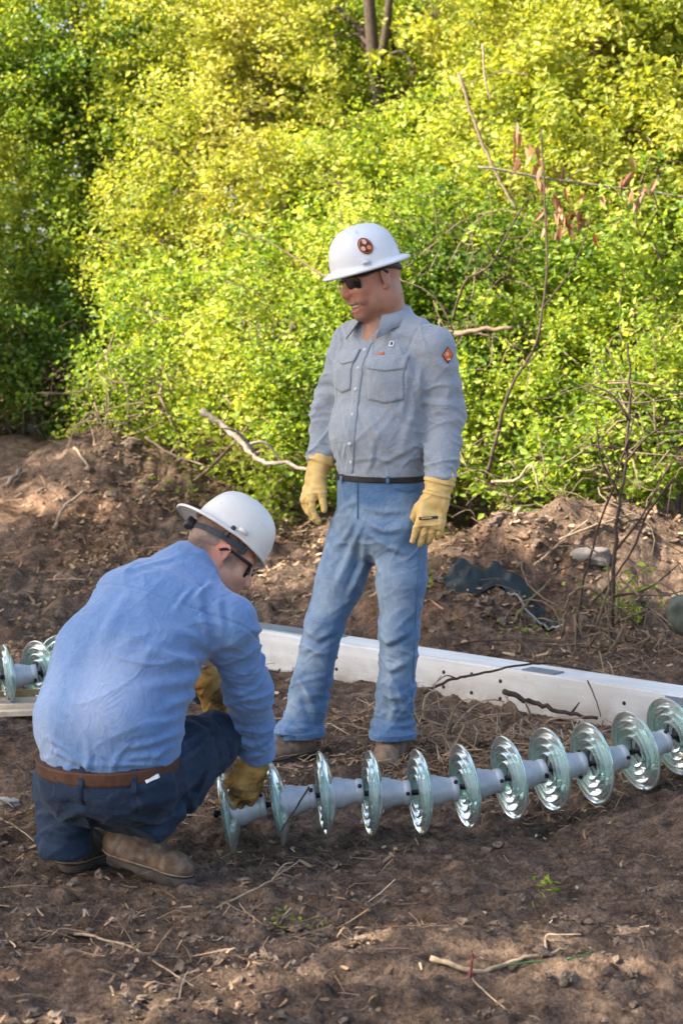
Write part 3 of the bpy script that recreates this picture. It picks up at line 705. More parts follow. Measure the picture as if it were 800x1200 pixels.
def hat_shell(kind):
    """hard hat in its own frame: x forward, z up, z = 0 at the rim; returns V, F"""
    V = []; nu, nv = 72, 34
    for j in range(nv + 1):
        t = j / nv
        for i in range(nu):
            a = 2 * math.pi * i / nu; c, s = math.cos(a), math.sin(a)
            if t < 0.66:                                    # dome, from the top down
                ph = t / 0.66 * math.pi / 2; r = math.sin(ph) ** 0.80; z = (0.130 if kind == 'full' else 0.138) * math.cos(ph) ** 0.90 + 0.012
                x, y = 0.128 * r * c, 0.108 * r * s
                ridge = 0.0065 * (math.exp(-((y / 0.014) ** 4)) + 0.55 * math.exp(-(((abs(y) - 0.040) / 0.009) ** 4))) * (1 if abs(x) < 0.1 else max(0, 1 - (abs(x) - 0.1) / 0.02)) * min(1, max(0, (z - 0.05) / 0.04))
                x *= 1 + ridge * 2.2; y *= 1 + ridge * 0.8; z += ridge
            else:                                           # brim
                u = (t - 0.66) / 0.34
                if kind == 'full': wd = 0.025 + 0.011 * abs(c) ** 2
                else: wd = 0.009 + 0.056 * max(0, c) ** 1.6 * (1 if c > 0 else 0)
                k = min(u / 0.85, 1); x, y = 0.128 * c + wd * c * k, 0.108 * s + wd * s * k * (0.8 if kind == 'full' else 1)
                z = 0.012 - (0.013 if kind == 'full' else 0.016 * max(0, c) + 0.002) * k ** 1.3
                if u > 0.85: z -= (u - 0.85) / 0.15 * 0.0055      # rolled edge
            V.append((x, y, z))
    V = np.array(V); inn = V.copy(); inn[:, :2] *= 0.972; inn[:, 2] -= 0.0035
    K = len(V); V2 = np.concatenate([V, inn]); f = []
    for j in range(nv):
        for i in range(nu):
            i2 = (i + 1) % nu; a, b, c_, d = j * nu + i, j * nu + i2, (j + 1) * nu + i2, (j + 1) * nu + i
            f += [(a, d, c_, b), (a + K, b + K, c_ + K, d + K)]
    for i in range(nu):
        i2 = (i + 1) % nu; a, b = nv * nu + i, nv * nu + i2; f.append((a, a + K, b + K, b))
    return V2, np.array(f)
def place(V, o, Hm): return A(*o) + np.asarray(V) @ Hm.T
def circ(s, t):                                            # square to disc
    s, t = 2 * s, 2 * t; return 0.5 * s * math.sqrt(1 - t * t / 2), 0.5 * t * math.sqrt(1 - s * s / 2)
def diamond(s, t): return (s + t) / 2 * 1.0, (t - s) / 2 * 1.0

# ------------------------------------------------------------------ the standing man
def standing_man():
    Y0 = 6.66
    p0 = thing('person', 'person standing in white hard hat, grey shirt, faded jeans and yellow gloves, looking down', 'person', (0.0, Y0, hz(0, Y0)))
    Fw = nrm(A(-0.64, -0.77, 0)); Lf = A(0.77, -0.64, 0); UP = A(0, 0, 1)
    # joints
    hipc = at(447, 605, Y0); waist = at(446, 556, Y0)
    hipR, hipL = at(417, 628, Y0 + 0.07), at(472, 622, Y0 - 0.05)
    kneeR, kneeL = at(380, 730, Y0 + 0.02), at(468, 738, Y0 - 0.07)
    ankR, ankL = at(350, 866, Y0 + 0.01), at(459, 868, Y0 - 0.05)
    shR, shL = at(410, 402, Y0 + 0.12), at(509, 404, Y0 - 0.09)
    elR, elL = at(386, 480, Y0 + 0.16), at(522, 486, Y0 - 0.07)
    wrR, wrL = at(375, 543, Y0 + 0.10), at(515, 566, Y0 - 0.17)
    nb = at(455, 380, Y0 + 0.02)
    # ---- shirt
    S = SDF()
    S.econe(waist + A(0, 0, -0.03), at(444, 505, Y0), (0.158, 0.118), (0.172, 0.140), Lf, 0.04)
    S.econe(at(444, 505, Y0), at(450, 440, Y0), (0.172, 0.140), (0.178, 0.132), Lf, 0.04)
    S.econe(at(450, 440, Y0), at(457, 402, Y0 + 0.01), (0.178, 0.132), (0.150, 0.098), Lf, 0.05)
    S.cone(nb + A(0, 0, -0.01), shR, 0.066, 0.060, 0.05); S.cone(nb + A(0, 0, -0.01), shL, 0.066, 0.062, 0.05)
    S.cone(nb + A(0, 0, -0.02), nb + A(0, 0, 0.02), 0.085, 0.068, 0.04)
    S.chain([shR, elR, wrR], [0.066, 0.060, 0.050], 0.03); S.chain([shL + A(0, 0, -.01), elL, wrL], [0.071, 0.065, 0.054], 0.025)
    S.cut(wrR, wrR - elR, wrR, 0.10); S.cut(wrL, wrL - elL, wrL, 0.10)
    S.cut(waist + A(0, 0, -0.004), A(0, 0, -1), waist, 0.22)
    opn = at(429, 388, Y0 - 0.12)                          # open neck
    S.cone(nb + A(0, 0, 0.10), nb + A(0, 0, 0.0), 0.060, 0.058, 0.01, 's')
    S.cone(nb + Fw * 0.085 + A(0, 0, 0.05), nb + Fw * 0.148 + A(0, 0, -0.085), 0.046, 0.003, 0.008, 's')
    V, Fc = S.mesh(0.0046); Nn = vnormals(V, Fc)
    rnd = random.Random(3); D = 0.0035 * fbm(V * 9, 5, 3)
    def ring_folds(a, b, r, cnt, amp, t0, t1, seed, wd=0.011):
        """slack folds that wrap half way round a sleeve or trouser leg"""
        rg = random.Random(seed); D = 0; ax = nrm(b - a); u0 = nrm(np.cross(ax, A(0.2, 0.9, 0.1))); v0 = np.cross(ax, u0)
        for k in range(cnt):
            t = t0 + (t1 - t0) * (k + rg.uniform(-.25, .25)) / max(cnt - 1, 1); c = a + (b - a) * t; an = rg.uniform(0, 6.28); sl = rg.uniform(-0.022, 0.022); ext = rg.uniform(1.1, 2.0)
            pts = [c + (u0 * math.cos(an + e) + v0 * math.sin(an + e)) * r + ax * sl * e for e in np.linspace(-ext, ext, 7)]
            D = D + fold(V, Nn, pts, wd * rg.uniform(0.8, 1.3), amp * rg.uniform(0.6, 1.15))
        return D
    nearL = np.exp(-np.minimum(np.linalg.norm(V - elL, axis=1) / 0.13, 3) ** 2)
    D = D + ring_folds(elL, wrL, 0.062, 6, 0.0045, 0.05, 0.95, 11, 0.009) + ring_folds(shL, elL, 0.07, 4, 0.0055, 0.35, 0.95, 12, 0.014)
    D = D + ring_folds(elR, wrR, 0.058, 6, 0.0045, 0.0, 0.95, 13, 0.009) + ring_folds(shR, elR, 0.065, 4, 0.006, 0.3, 0.95, 14, 0.014)
    def fp(px, py, d=0.13): return at(px, py, Y0 - d)
    lst = [([(478, 418), (476, 455), (470, 500)], 0.012, 0.006), ([(488, 440), (484, 480), (470, 530)], 0.014, 0.007),
                        ([(400, 470), (408, 510), (420, 545)], 0.012, 0.007), ([(425, 478), (440, 505), (455, 528)], 0.013, 0.007), ([(418, 470), (430, 500), (440, 520)], 0.009, 0.005),
                        ([(440, 545), (460, 536), (490, 520)], 0.010, 0.005), ([(412, 540), (440, 535), (470, 545)], 0.008, 0.004), ([(398, 400), (395, 425), (396, 450)], 0.010, 0.005),
                        ([(494, 425), (490, 450), (494, 480)], 0.010, 0.007), ([(455, 470), (475, 490), (490, 496)], 0.012, 0.005), ([(406, 520), (402, 535), (408, 550)], 0.009, 0.006),
                        ([(446, 395), (470, 390), (500, 398)], 0.012, 0.004), ([(402, 380), (407, 395), (405, 412)], 0.007, 0.005), ([(396, 385), (400, 398), (399, 410)], 0.006, 0.005),
                        ([(470, 548), (480, 538), (495, 535)], 0.008, 0.005), ([(430, 552), (436, 540), (438, 520)], 0.008, 0.005)]
    D = D + pix_folds(V, Nn, Fc, lst, 1.0)
    tor = sstep(0.10, 0.03, np.abs((V - waist) @ Lf) - 0.10)
    arm = lambda a, b: np.exp(-(np.maximum(np.linalg.norm(V - (a + (b - a) * np.clip(((V - a) @ (b - a)) / ((b - a) @ (b - a)), 0, 1)[:, None]), axis=1) - 0.075, 0) / 0.02) ** 2)
    mL, mR = arm(elL - (elL - shL) * 0.3, wrL), arm(elR - (elR - shR) * 0.3, wrR); aL = nrm(wrL - elL)
    D = D + mL * (0.0085 * wrinkle(V, aL + Lf * 0.35, 28, 8, 3, 2.6) + 0.005 * wrinkle(V, aL - Lf * 0.5, 44, 12, 4)) + mR * (0.0085 * wrinkle(V, aL + A(.4, 0, 0), 28, 8, 5, 2.6) + 0.004 * wrinkle(V, aL - A(.5, 0, 0), 44, 12, 6))
    rest = (1 - mL) * (1 - mR); lo = np.exp(-((V[:, 2] - waist[2]) / 0.09) ** 2)
    D = D + rest * (0.0048 * wrinkle(V, Lf + UP * 0.5, 17, 5, 7, 3) + 0.0036 * wrinkle(V, Lf - UP * 0.9, 20, 6, 8, 3) + lo * 0.0045 * wrinkle(V, Lf + UP * 0.25, 34, 9, 9))
    for b_, ax in ((elL, wrL), (elR, wrR)):                 # cuff seam
        n_ = nrm(ax - b_); e = np.linalg.norm(V - ax, axis=1); D = D - 0.003 * np.exp(-((((V - ax) @ n_) + 0.055) / 0.004) ** 2) * (e < 0.12)
    # armhole seam and yoke seam
    for c_, n_ in ((shL - Lf * 0.012, nrm(Lf * 0.9 - UP * 0.25 - Fw * .1)),):
        D = D - 0.003 * np.exp(-(((V - c_) @ n_ + 0.035) / 0.004) ** 2) * (np.linalg.norm(V - c_, axis=1) < 0.15)
    V = V + Nn * D[:, None]
    shirt = mobj('shirt', V, Fc, M['shirt1'], p0); sb = bvh_of(V, Fc)
    # placket, buttons, pockets with flaps, badges
    pl = [(432, 402), (424, 420), (419, 445), (415, 480), (410, 520), (409, 553)]
    pth = [sb.ray_cast(Vector((0, 0, CAMH)), Vector(nrm(at(x, y, 6) - A(0, 0, CAMH))))[0] for x, y in pl]
    pth = smooth_path([np.array(q) for q in pth], 6); Vp = []
    nfr = nrm(Fw + A(0.12, -0.2, 0))
    for i, q in enumerate(pth):
        t_ = nrm(pth[min(i + 1, len(pth) - 1)] - pth[max(i - 1, 0)]); sd = nrm(np.cross(t_, nfr))
        for e in np.linspace(-0.0165, 0.0165, 7):
            h = sb.find_nearest(Vector(q + sd * e)); m_ = np.array(h[1]); Vp.append(np.array(h[0]) + m_ * (0.0042 - 0.002 * (abs(e) > 0.016)))
    Vp = np.array(Vp); n_ = len(pth); f = [(i * 7 + k, i * 7 + k + 1, i * 7 + k + 8, i * 7 + k + 7) for i in range(n_ - 1) for k in range(6)]
    Vb = Vp - nfr * 0.006; f2 = [(a + len(Vp), d + len(Vp), c + len(Vp), b + len(Vp)) for a, b, c, d in f]
    rim = [(i * 7, i * 7 + 7, (i + 1) * 7 + len(Vp), i * 7 + len(Vp)) for i in range(n_ - 1)] + [(i * 7 + 6, i * 7 + 6 + len(Vp), i * 7 + 13 + len(Vp), i * 7 + 13) for i in range(n_ - 1)]
    plk = mobj('placket', np.concatenate([Vp, Vb]), np.array(f + f2 + rim), M['shirt1'], shirt)
    for k in (3, 9, 14, 19, 24, 28):
        bt = Geo(); q = Vp[k * 7 + 3]; m_ = nrm(nfr); u_ = nrm(np.cross(m_, UP)); v_ = np.cross(m_, u_)
        lp = [(0.0, 0.003), (0.0045, 0.003), (0.006, 0.002), (0.006, -0.002)]
        Vl, fl_ = lathe(lp, 12); bt.add(q + np.stack([m_, u_, v_], 1).dot(Vl.T).T, fl_); bt.build('button', M['button'], shirt)
    def pocket(px, py, wd, ht, u, tilt=0):
        h = sb.ray_cast(Vector((0, 0, CAMH)), Vector(nrm(at(px, py, 6) - A(0, 0, CAMH)))); o_ = np.array(h[0]); u = nrm(u); v = nrm(UP - u * (UP @ u))
        pk = patch('pocket', sb, o_ - v * 0.012, u, v, wd, ht, M['shirt1'], shirt, 0.0035, 12, 12, lambda s, t: (s, t - 0.10 * (1 - abs(2 * s)) * (t < -0.3)))
        patch('pocket_flap', sb, o_ + v * (ht * 0.5 - 0.024), u, v, wd * 1.06, 0.042, M['shirt1'], pk, 0.0075, 12, 8, lambda s, t: (s, t - (0.30 * (1 - abs(2 * s))) * max(0, 0.3 - t)), 0.005)
        return o_
    upk = nrm(Lf + Fw * -0.15)
    pocket(450, 440, 0.118, 0.135, upk); pocket(402, 430, 0.085, 0.125, nrm(Lf * 0.8 + Fw * 0.6))
    def badge(name, px, py, wd, ht, m_, parent, warp=None, u=upk, off=0.004, nu=8, bv=sb):
        h = bv.ray_cast(Vector((0, 0, CAMH)), Vector(nrm(at(px, py, 6) - A(0, 0, CAMH)))); u = nrm(u); v = nrm(UP - u * (UP @ u))
        return patch(name, bv, np.array(h[0]), u, v, wd, ht, m_, parent, off, nu, nu, warp, 0.002)
    badge('embroidered_logo', 444, 415, 0.034, 0.010, M['orange'], shirt, lambda s, t: (s, t * (0.5 + s) + 0.5 * s)); badge('embroidered_logo', 451, 418, 0.022, 0.004, M['orange'], shirt)
    badge('name_tag', 459, 403, 0.016, 0.018, M['white'], shirt); badge('tag_print', 459, 403, 0.007, 0.010, M['strap'], shirt, None, upk, 0.0055)
    # sleeve badge: orange diamond with pale mark
    us = nrm(Lf * 0.55 - Fw * 0.85 + A(0, 0, 0)); us = nrm(A(1, 0.15, 0))
    bd = badge('sleeve_badge', 524, 416, 0.040, 0.056, M['black'], shirt, diamond, us); badge('badge_field', 524, 416, 0.034, 0.048, M['orange'], bd, diamond, us, 0.0052)
    badge('badge_mark', 523, 415, 0.011, 0.014, M['peach'], bd, circ, us, 0.0064); badge('badge_mark', 525, 421, 0.010, 0.006, M['peach'], bd, None, us, 0.0064)
    # collar: folded band round the neck with two points
    hd = at(436, 327, Y0 - 0.03); Hf = nrm(A(-0.90, -0.40, -0.30)); Hm = frame(Hf, nrm(A(-0.22, -0.05, 1)))
    nk = nrm((hd - Hm[:, 2] * 0.05) - nb); V = []; n = 40
    for k in range(n + 1):
        an = R(28 + (360 - 56) * k / n); d = Fw * math.cos(an) + Lf * math.sin(an); bk = (1 - math.cos(an)) / 2
        e = min(k, n - k) / n
        pt = 0.040 * math.exp(-(e / 0.045) ** 2)
        top = nb + d * A(1, 1, 0) * 0.074 + UP * (0.032 + 0.040 * bk) + Fw * 0.012
        mid = nb + d * 0.084 + UP * (0.030 + 0.036 * bk) + Fw * 0.012
        bot = nb + d * (0.100 + 0.02 * (1 - bk) + pt * 0.5) + UP * (-0.012 + 0.020 * bk - pt * 0.9) + Fw * (0.012 + pt * 0.35)
        inn = nb + d * 0.068 + UP * (-0.02 + 0.03 * bk) + Fw * 0.01
        V += [inn, top, mid, bot, bot - d * 0.005, mid - d * 0.004 - UP * 0.004]
    f = [(k * 6 + i, k * 6 + 6 + i, k * 6 + 7 + i, k * 6 + 1 + i) for k in range(n) for i in range(5)]
    mobj('collar', np.array(V), np.array(f)[:, ::-1], M['shirt1'], shirt)
    # ---- body under the clothes, head and neck on show
    S = SDF(); L = head_sdf(S, hd, Hm, True, nb + A(0, 0, -0.02))
    S.econe(waist, at(450, 440, Y0), (0.13, 0.09), (0.14, 0.10), Lf, 0.05); S.cone(nb + A(0, 0, -0.04), at(450, 440, Y0), 0.085, 0.1, 0.05); S.ell(nb + Fw * 0.045 + A(0, 0, -0.075), np.stack([Lf, Fw, UP], 1), (0.08, 0.058, 0.07), 0.04)
    S.cone(nb + A(0, 0, -0.04), shR, 0.045, 0.04); S.cone(nb + A(0, 0, -0.04), shL, 0.045, 0.04)
    S.chain([shR, elR, wrR, wrR + nrm(wrR - elR) * 0.03], [0.042, 0.036, 0.022, 0.014]); S.chain([shL, elL, wrL, wrL + nrm(wrL - elL) * 0.03], [0.045, 0.038, 0.022, 0.014])
    S.econe(hipc, waist, (0.13, 0.09), (0.13, 0.09), Lf, 0.05)
    S.chain([hipR, kneeR, ankR], [0.07, 0.05, 0.035], 0.05); S.chain([hipL, kneeL, ankL], [0.07, 0.05, 0.035], 0.05)
    V, Fc = S.mesh(0.0042); q = (V - hd) @ Hm
    st = np.clip(0.35 * sstep(-0.03, -0.06, q[:, 2]) * sstep(-0.01, 0.03, q[:, 0]) * (0.7 + 0.6 * vnoise(V * 90, 3)), 0, 1) * (q[:, 2] > -0.16)
    st = np.maximum(st, 0.85 * np.exp(-(((q[:, 0] - 0.10) / 0.02) ** 2 + ((q[:, 2] + 0.046) / 0.006) ** 2 + (q[:, 1] / 0.03) ** 2)))
    st = np.maximum(st, 0.6 * sstep(0.01, 0.03, q[:, 2]) * sstep(0.03, -0.01, q[:, 0]) * (q[:, 2] < 0.14))
    rd = np.exp(-(((q[:, 0] - 0.112) / 0.02) ** 2 + ((q[:, 2] + 0.02) / 0.02) ** 2)) * 0.6 + 0.35 * np.exp(-(((q[:, 0] - 0.06) / 0.03) ** 2 + ((q[:, 2] + 0.02) / 0.025) ** 2))
    rd = np.maximum(rd, 0.8 * np.exp(-(((q[:, 0] - 0.1) / 0.03) ** 2 + ((q[:, 2] + 0.084) / 0.007) ** 2 + (q[:, 1] / 0.03) ** 2)))
    body = mobj('body', V, Fc, M['skin1'], p0, attr={'stubble': st, 'red': rd})
    S = SDF(); S.ell(hd + Hm @ A(0.082, 0, -0.067), Hm, (0.013, 0.026, 0.0065), 0.01); tv, tf = S.mesh(0.003); mobj('teeth', tv, tf, M['teeth'], body)
    sunglasses(hd, Hm, p0, 0.016)
    # hard hat, full brim, tilted with the head
    ht = thing_hat = None
    Hh = frame(nrm(Hf + Hm[:, 2] * 0.02), Hm[:, 2]); ho = hd + Hm @ A(0.008, 0, 0.046)
    hv, hf = hat_shell('full'); hv = place(hv * 0.965, ho, Hh); hat = mobj('hard_hat', hv, hf, M['hat1'], p0); hb = bvh_of(hv, hf)
    def hb_badge(name, px, py, wd, m_, off): 
        u = nrm(A(1, 0.25, 0)); v = nrm(A(-0.12, -0.2, 1)); h = hb.ray_cast(Vector((0, 0, CAMH)), Vector(nrm(at(px, py, 6) - A(0, 0, CAMH))))
        return patch(name, hb, np.array(h[0]), u, v, wd, wd, m_, hat, off, 10, 10, circ, 0.002)
    hb_badge('round_emblem', 428.0, 288.5, 0.056, M['hat1'], 0.002); hb_badge('emblem_field', 428.0, 288.5, 0.050, M['maroon'], 0.003); hb_badge('emblem_ring', 428, 288.5, 0.043, M['orange2'], 0.0036); hb_badge('emblem_field', 428, 288.5, 0.039, M['maroon'], 0.0042)
    hb_badge('emblem_mark', 426.5, 284.0, 0.014, M['peach'], 0.0052); hb_badge('emblem_mark', 425.5, 291.5, 0.014, M['peach'], 0.0052); hb_badge('emblem_mark', 432, 290, 0.014, M['orange2'], 0.0052)
    def hl(x, y, z): return ho + Hh @ A(x, y, z)
    g = Geo(); g.box(hl(0.045, 0.106, 0.022), Hh @ np.array(Matrix.Rotation(-0.25, 3, 'Z')), (0.014, 0.006, 0.006)); g.build('slot_lug', M['hat1'], hat)
    g = Geo(); g.tube(smooth_path([hl(-0.02, 0.092, -0.004), hl(-0.07, 0.076, -0.018), hl(-0.100, 0.036, -0.030), hl(-0.104, 0, -0.034), hl(-0.100, -0.036, -0.030)], 5), 0.011, 8); g.build('headband', M['strap'], hat)
    # ---- jeans
    S = SDF(); VL = A(0, 0, 1)
    S.econe(waist + A(0, 0, 0.012), hipc + A(0, 0, -0.02), (0.160, 0.120), (0.172, 0.128), Lf, 0.05)
    S.chain([hipR + A(0, 0, 0.02), (hipR + kneeR) / 2, kneeR], [0.094, 0.083, 0.067], 0.025); S.chain([hipL + A(0, 0, 0.02), (hipL + kneeL) / 2, kneeL], [0.094, 0.082, 0.067], 0.025)
    S.chain([kneeR, (kneeR + ankR) / 2, ankR], [0.067, 0.066, 0.067], 0.02); S.chain([kneeL, (kneeL + ankL) / 2, ankL], [0.067, 0.064, 0.067], 0.02)
    S.cone(hipc + A(0, 0, -0.03) - Fw * 0.04, hipc + A(0, 0, -0.07) - Fw * 0.045, 0.10, 0.09, 0.06)
    S.cut(waist + A(0, 0, -0.004), A(0, 0, 1), waist, 0.24)
    S.cone(ankR + A(0, 0, .03), ankR + A(-0.045, -0.056, -0.01), 0.066, 0.058, 0.03); S.cone(ankL + A(0, 0, .03), ankL + A(-0.018, -0.072, -0.01), 0.066, 0.058, 0.03)
    S.cut(ankR + A(0, 0, 0.012), A(-0.10, -0.12, -1), ankR, 0.16); S.cut(ankL + A(0, 0, 0.014), A(0, -0.16, -1), ankL, 0.16)
    V, Fc = S.mesh(0.0046); Nn = vnormals(V, Fc); D = 0.003 * fbm(V * 8, 15, 3)
    def legfolds(a, b, r, cnt, amp, t0, t1, seed, wd):
        rg = random.Random(seed); D = 0; ax = nrm(b - a); u0 = nrm(np.cross(ax, A(0.95, 0.3, 0.1))); v0 = np.cross(ax, u0)
        for k in range(cnt):
            t = t0 + (t1 - t0) * (k + rg.uniform(-.3, .3)) / max(cnt - 1, 1); c = a + (b - a) * t; an = rg.uniform(0, 6.28); sl = rg.uniform(-0.045, 0.045); ext = rg.uniform(0.8, 1.6)
            pts = [c + (u0 * math.cos(an + e) + v0 * math.sin(an + e)) * r + ax * (sl * e + 0.01 * e * e) for e in np.linspace(-ext, ext, 7)]
            D = D + fold(V, Nn, pts, wd * rg.uniform(0.75, 1.3), amp * rg.uniform(0.5, 1.2))
        return D
    D = D + legfolds(kneeR, ankR, 0.076, 9, 0.005, 0.0, 0.97, 21, 0.010) + legfolds(kneeL, ankL, 0.076, 9, 0.005, -0.03, 0.97, 22, 0.010)
    D = D + legfolds(kneeR, ankR, 0.07, 4, 0.006, 0.84, 0.96, 26, 0.010) + legfolds(kneeL, ankL, 0.07, 4, 0.006, 0.84, 0.96, 27, 0.010)
    lst = [([(420, 602), (408, 625), (385, 650)], 0.013, 0.008), ([(424, 612), (412, 645), (392, 690)], 0.013, 0.008), ([(428, 625), (426, 660), (408, 700)], 0.012, 0.008),
                        ([(430, 612), (450, 622), (475, 618)], 0.012, 0.008), ([(432, 624), (455, 640), (480, 650)], 0.012, 0.007), ([(420, 585), (405, 592), (390, 610)], 0.010, 0.006), ([(425, 595), (450, 600), (480, 598)], 0.010, 0.005),
                        ([(434, 640), (448, 675), (452, 715)], 0.013, 0.007), ([(442, 740), (455, 752), (478, 742)], 0.012, 0.009), ([(356, 735), (372, 748), (395, 738)], 0.013, 0.009), ([(350, 765), (365, 760), (385, 768)], 0.012, 0.008),
                        ([(445, 770), (458, 785), (474, 778)], 0.011, 0.009), ([(345, 790), (360, 812), (372, 850)], 0.013, 0.009), ([(455, 800), (462, 830), (456, 850)], 0.012, 0.009)]
    D = D + pix_folds(V, Nn, Fc, lst, 1.0)
    zz = V[:, 2]; low = np.exp(-((zz - 0.16) / 0.16) ** 2); kn = np.exp(-((zz - 0.46) / 0.13) ** 2); cr = np.exp(-((zz - 0.78) / 0.10) ** 2)
    D = D + (low + 0.9 * kn) * (0.0068 * wrinkle(V, A(0.75, 0.1, 1), 19, 6, 21) + 0.0052 * wrinkle(V, A(-0.85, 0.1, 1), 22, 7, 22)) + cr * 0.006 * wrinkle(V, A(-0.6, 0, 1), 26, 8, 23) + 0.003 * wrinkle(V, A(0.3, 0, 1), 40, 12, 24) * (0.4 + low)
    V = V + Nn * D[:, None]; Nn = vnormals(V, Fc)
    fr = Nn @ nrm(Fw + A(0.1, -0.2, 0.1)); zz = V[:, 2]
    wear_and_sun = np.clip(fr, 0, 1) ** 1.5 * (0.75 * np.exp(-((zz - 0.62) / 0.20) ** 2) + 0.50 * np.exp(-((zz - 0.30) / 0.16) ** 2)) - 0.08 + 18 * np.clip(D, 0, 0.02) + 0.24 * fbm(V * 11, 8, 3)
    wear_and_sun = wear_and_sun + 0.3 * np.exp(-((zz - 0.86) / 0.05) ** 2) * np.clip(fr, 0, 1)
    jeans = mobj('jeans', V, Fc, M['jean1'], p0, attr={'wear_and_sun': np.clip(wear_and_sun, 0, 0.95)}); jb = bvh_of(V, Fc)
    band('belt', jb, waist + A(0, 0, -0.008), UP, Lf, 0.0095, M['belt1'], p0, 0.005)
    for a_, off_ in ((ankR, -0.004), (ankL, 0.0)):
        band('hem', jb, a_ + A(0, 0, 0.027 + off_), UP, Lf, 0.010, M['jean1'], jeans, 0.003, reach=0.11)
    badge('pocket_seam', 477, 572, 0.085, 0.003, M['seam'], jeans, lambda s, t: (s, t + 14 * (s * s - 0.25)), nrm(A(1, 0.1, 0)), 0.0035, 16, jb)
    badge('red_tag', 480, 561, 0.016, 0.012, M['red_tag'], jeans, None, nrm(A(1, 0.1, 0.35)), 0.006, 6, jb)
    badge('fly_seam', 419, 585, 0.003, 0.13, M['seam'], jeans, lambda s, t: (s + 3.5 * max(0, -t - 0.2), t), nrm(A(1, -0.4, 0)), 0.0035, 16, jb)
    badge('belt_loop', 402, 561, 0.010, 0.026, M['jean1'], jeans, None, nrm(A(1, -0.3, 0)), 0.010, 6, jb); badge('belt_loop', 454, 562, 0.010, 0.026, M['jean1'], jeans, None, nrm(A(1, 0.1, 0)), 0.010, 6, jb)
    for px0, py0, px1, py1 in ((490, 650, 482, 835), (390, 735, 374, 835)):
        pts = [(px0 + (px1 - px0) * k / 14, py0 + (py1 - py0) * k / 14) for k in range(15)]; hit = []
        for x, y in pts:
            h = jb.ray_cast(Vector((0, 0, CAMH)), Vector(nrm(at(x, y, 6) - A(0, 0, CAMH))))
            if h[0] is not None and h[0].y < 7.0 and (not hit or np.linalg.norm(np.array(h[0]) - hit[-1]) < 0.09): hit.append(np.array(h[0]) + np.array(h[1]) * 0.001)
        if len(hit) > 3: Geo().tube(hit, 0.0016, 4).build('side_seam', M['jean1'], jeans)
    # ---- gloves
    S = SDF(); dL = nrm(at(497, 640, Y0 - 0.19) - wrL)
    hand_sdf(S, wrL + dL * 0.045, dL, nrm(A(-0.05, 1, 0.0)), A(-1, 0, 0), (0.10, 0.22, 0.30, 0.34), 1.10, (0.75, 0.40, 0.55), 0.03, 0.060, 0.9)
    V, Fc = S.mesh(0.0032); Nn = vnormals(V, Fc); V = V + Nn * (0.0016 * aniso(V, dL, 80, 30, 5) + 0.0010 * vnoise(V * 45, 8) + 0.0035 * wrinkle(V, dL + A(.3, 0, 0), 46, 18, 9) - 0.0022 * sum(np.exp(-(((V - wrL) @ nrm(A(1, 0.05, 0.12)) + 0.012 - e) / 0.0022) ** 2) for e in (-0.012, 0.010, 0.032)) * ((V - wrL) @ dL > 0.085) * (Nn[:, 1] < 0))[:, None]
    gl = mobj('glove', V, Fc, M['glove1'], p0); gb = bvh_of(V, Fc)
    badge('knuckle_print', 502, 607, 0.062, 0.010, M['strap'], gl, None, nrm(A(1, 0.0, 0.06)), 0.002, 8, gb); badge('knuckle_print', 500, 607, 0.034, 0.004, M['glove1'], gl, None, nrm(A(1, 0, 0.06)), 0.003, 8, gb)
    band('cuff_hem', gb, wrL - dL * 0.004, dL, Lf, 0.006, M['glove1'], gl, 0.003, reach=0.09); band('cuff_hem', gb, wrL + dL * 0.040, dL, Lf, 0.004, M['glove1'], gl, 0.0025, reach=0.09)
    S = SDF(); dR = nrm(at(354, 606, Y0 + 0.06) - wrR)
    hand_sdf(S, wrR + dR * 0.040, dR, nrm(A(0.85, 0.35, 0.2)), nrm(A(0.35, -1, 0)), (0.30, 0.38, 0.42, 0.46), 1.10, (0.80, 0.50, 0.35), 0.05, 0.055, 0.95)
    V, Fc = S.mesh(0.0032); Nn = vnormals(V, Fc); V = V + Nn * (0.0035 * wrinkle(V, dR + A(.3, 0, 0), 46, 18, 9) + 0.0016 * aniso(V, dR, 80, 30, 6) + 0.0010 * vnoise(V * 45, 9))[:, None]
    gr = mobj('glove', V, Fc, M['glove1'], p0); gb = bvh_of(V, Fc); band('cuff_hem', gb, wrR - dR * 0.006, dR, Lf, 0.006, M['glove1'], gr, 0.003, reach=0.09)
    # ---- boots
    def foot(ank, d, mt):
        d = nrm(d); x, y = ank[0] - d[0] * 0.085, ank[1] - d[1] * 0.085
        z = hz(x + d[0] * 0.13, y + d[1] * 0.13) + 0.002
        boot('boot', A(x, y, z), A(d[0], d[1], 0), UP, mt, p0, 0.05)
    foot(ankR, A(-0.62, -0.78, 0), M['boot1']); foot(ankL, A(-0.22, -0.97, 0), M['boot1'])
standing_man()
print('standing man', round(time.time() - T0, 1))
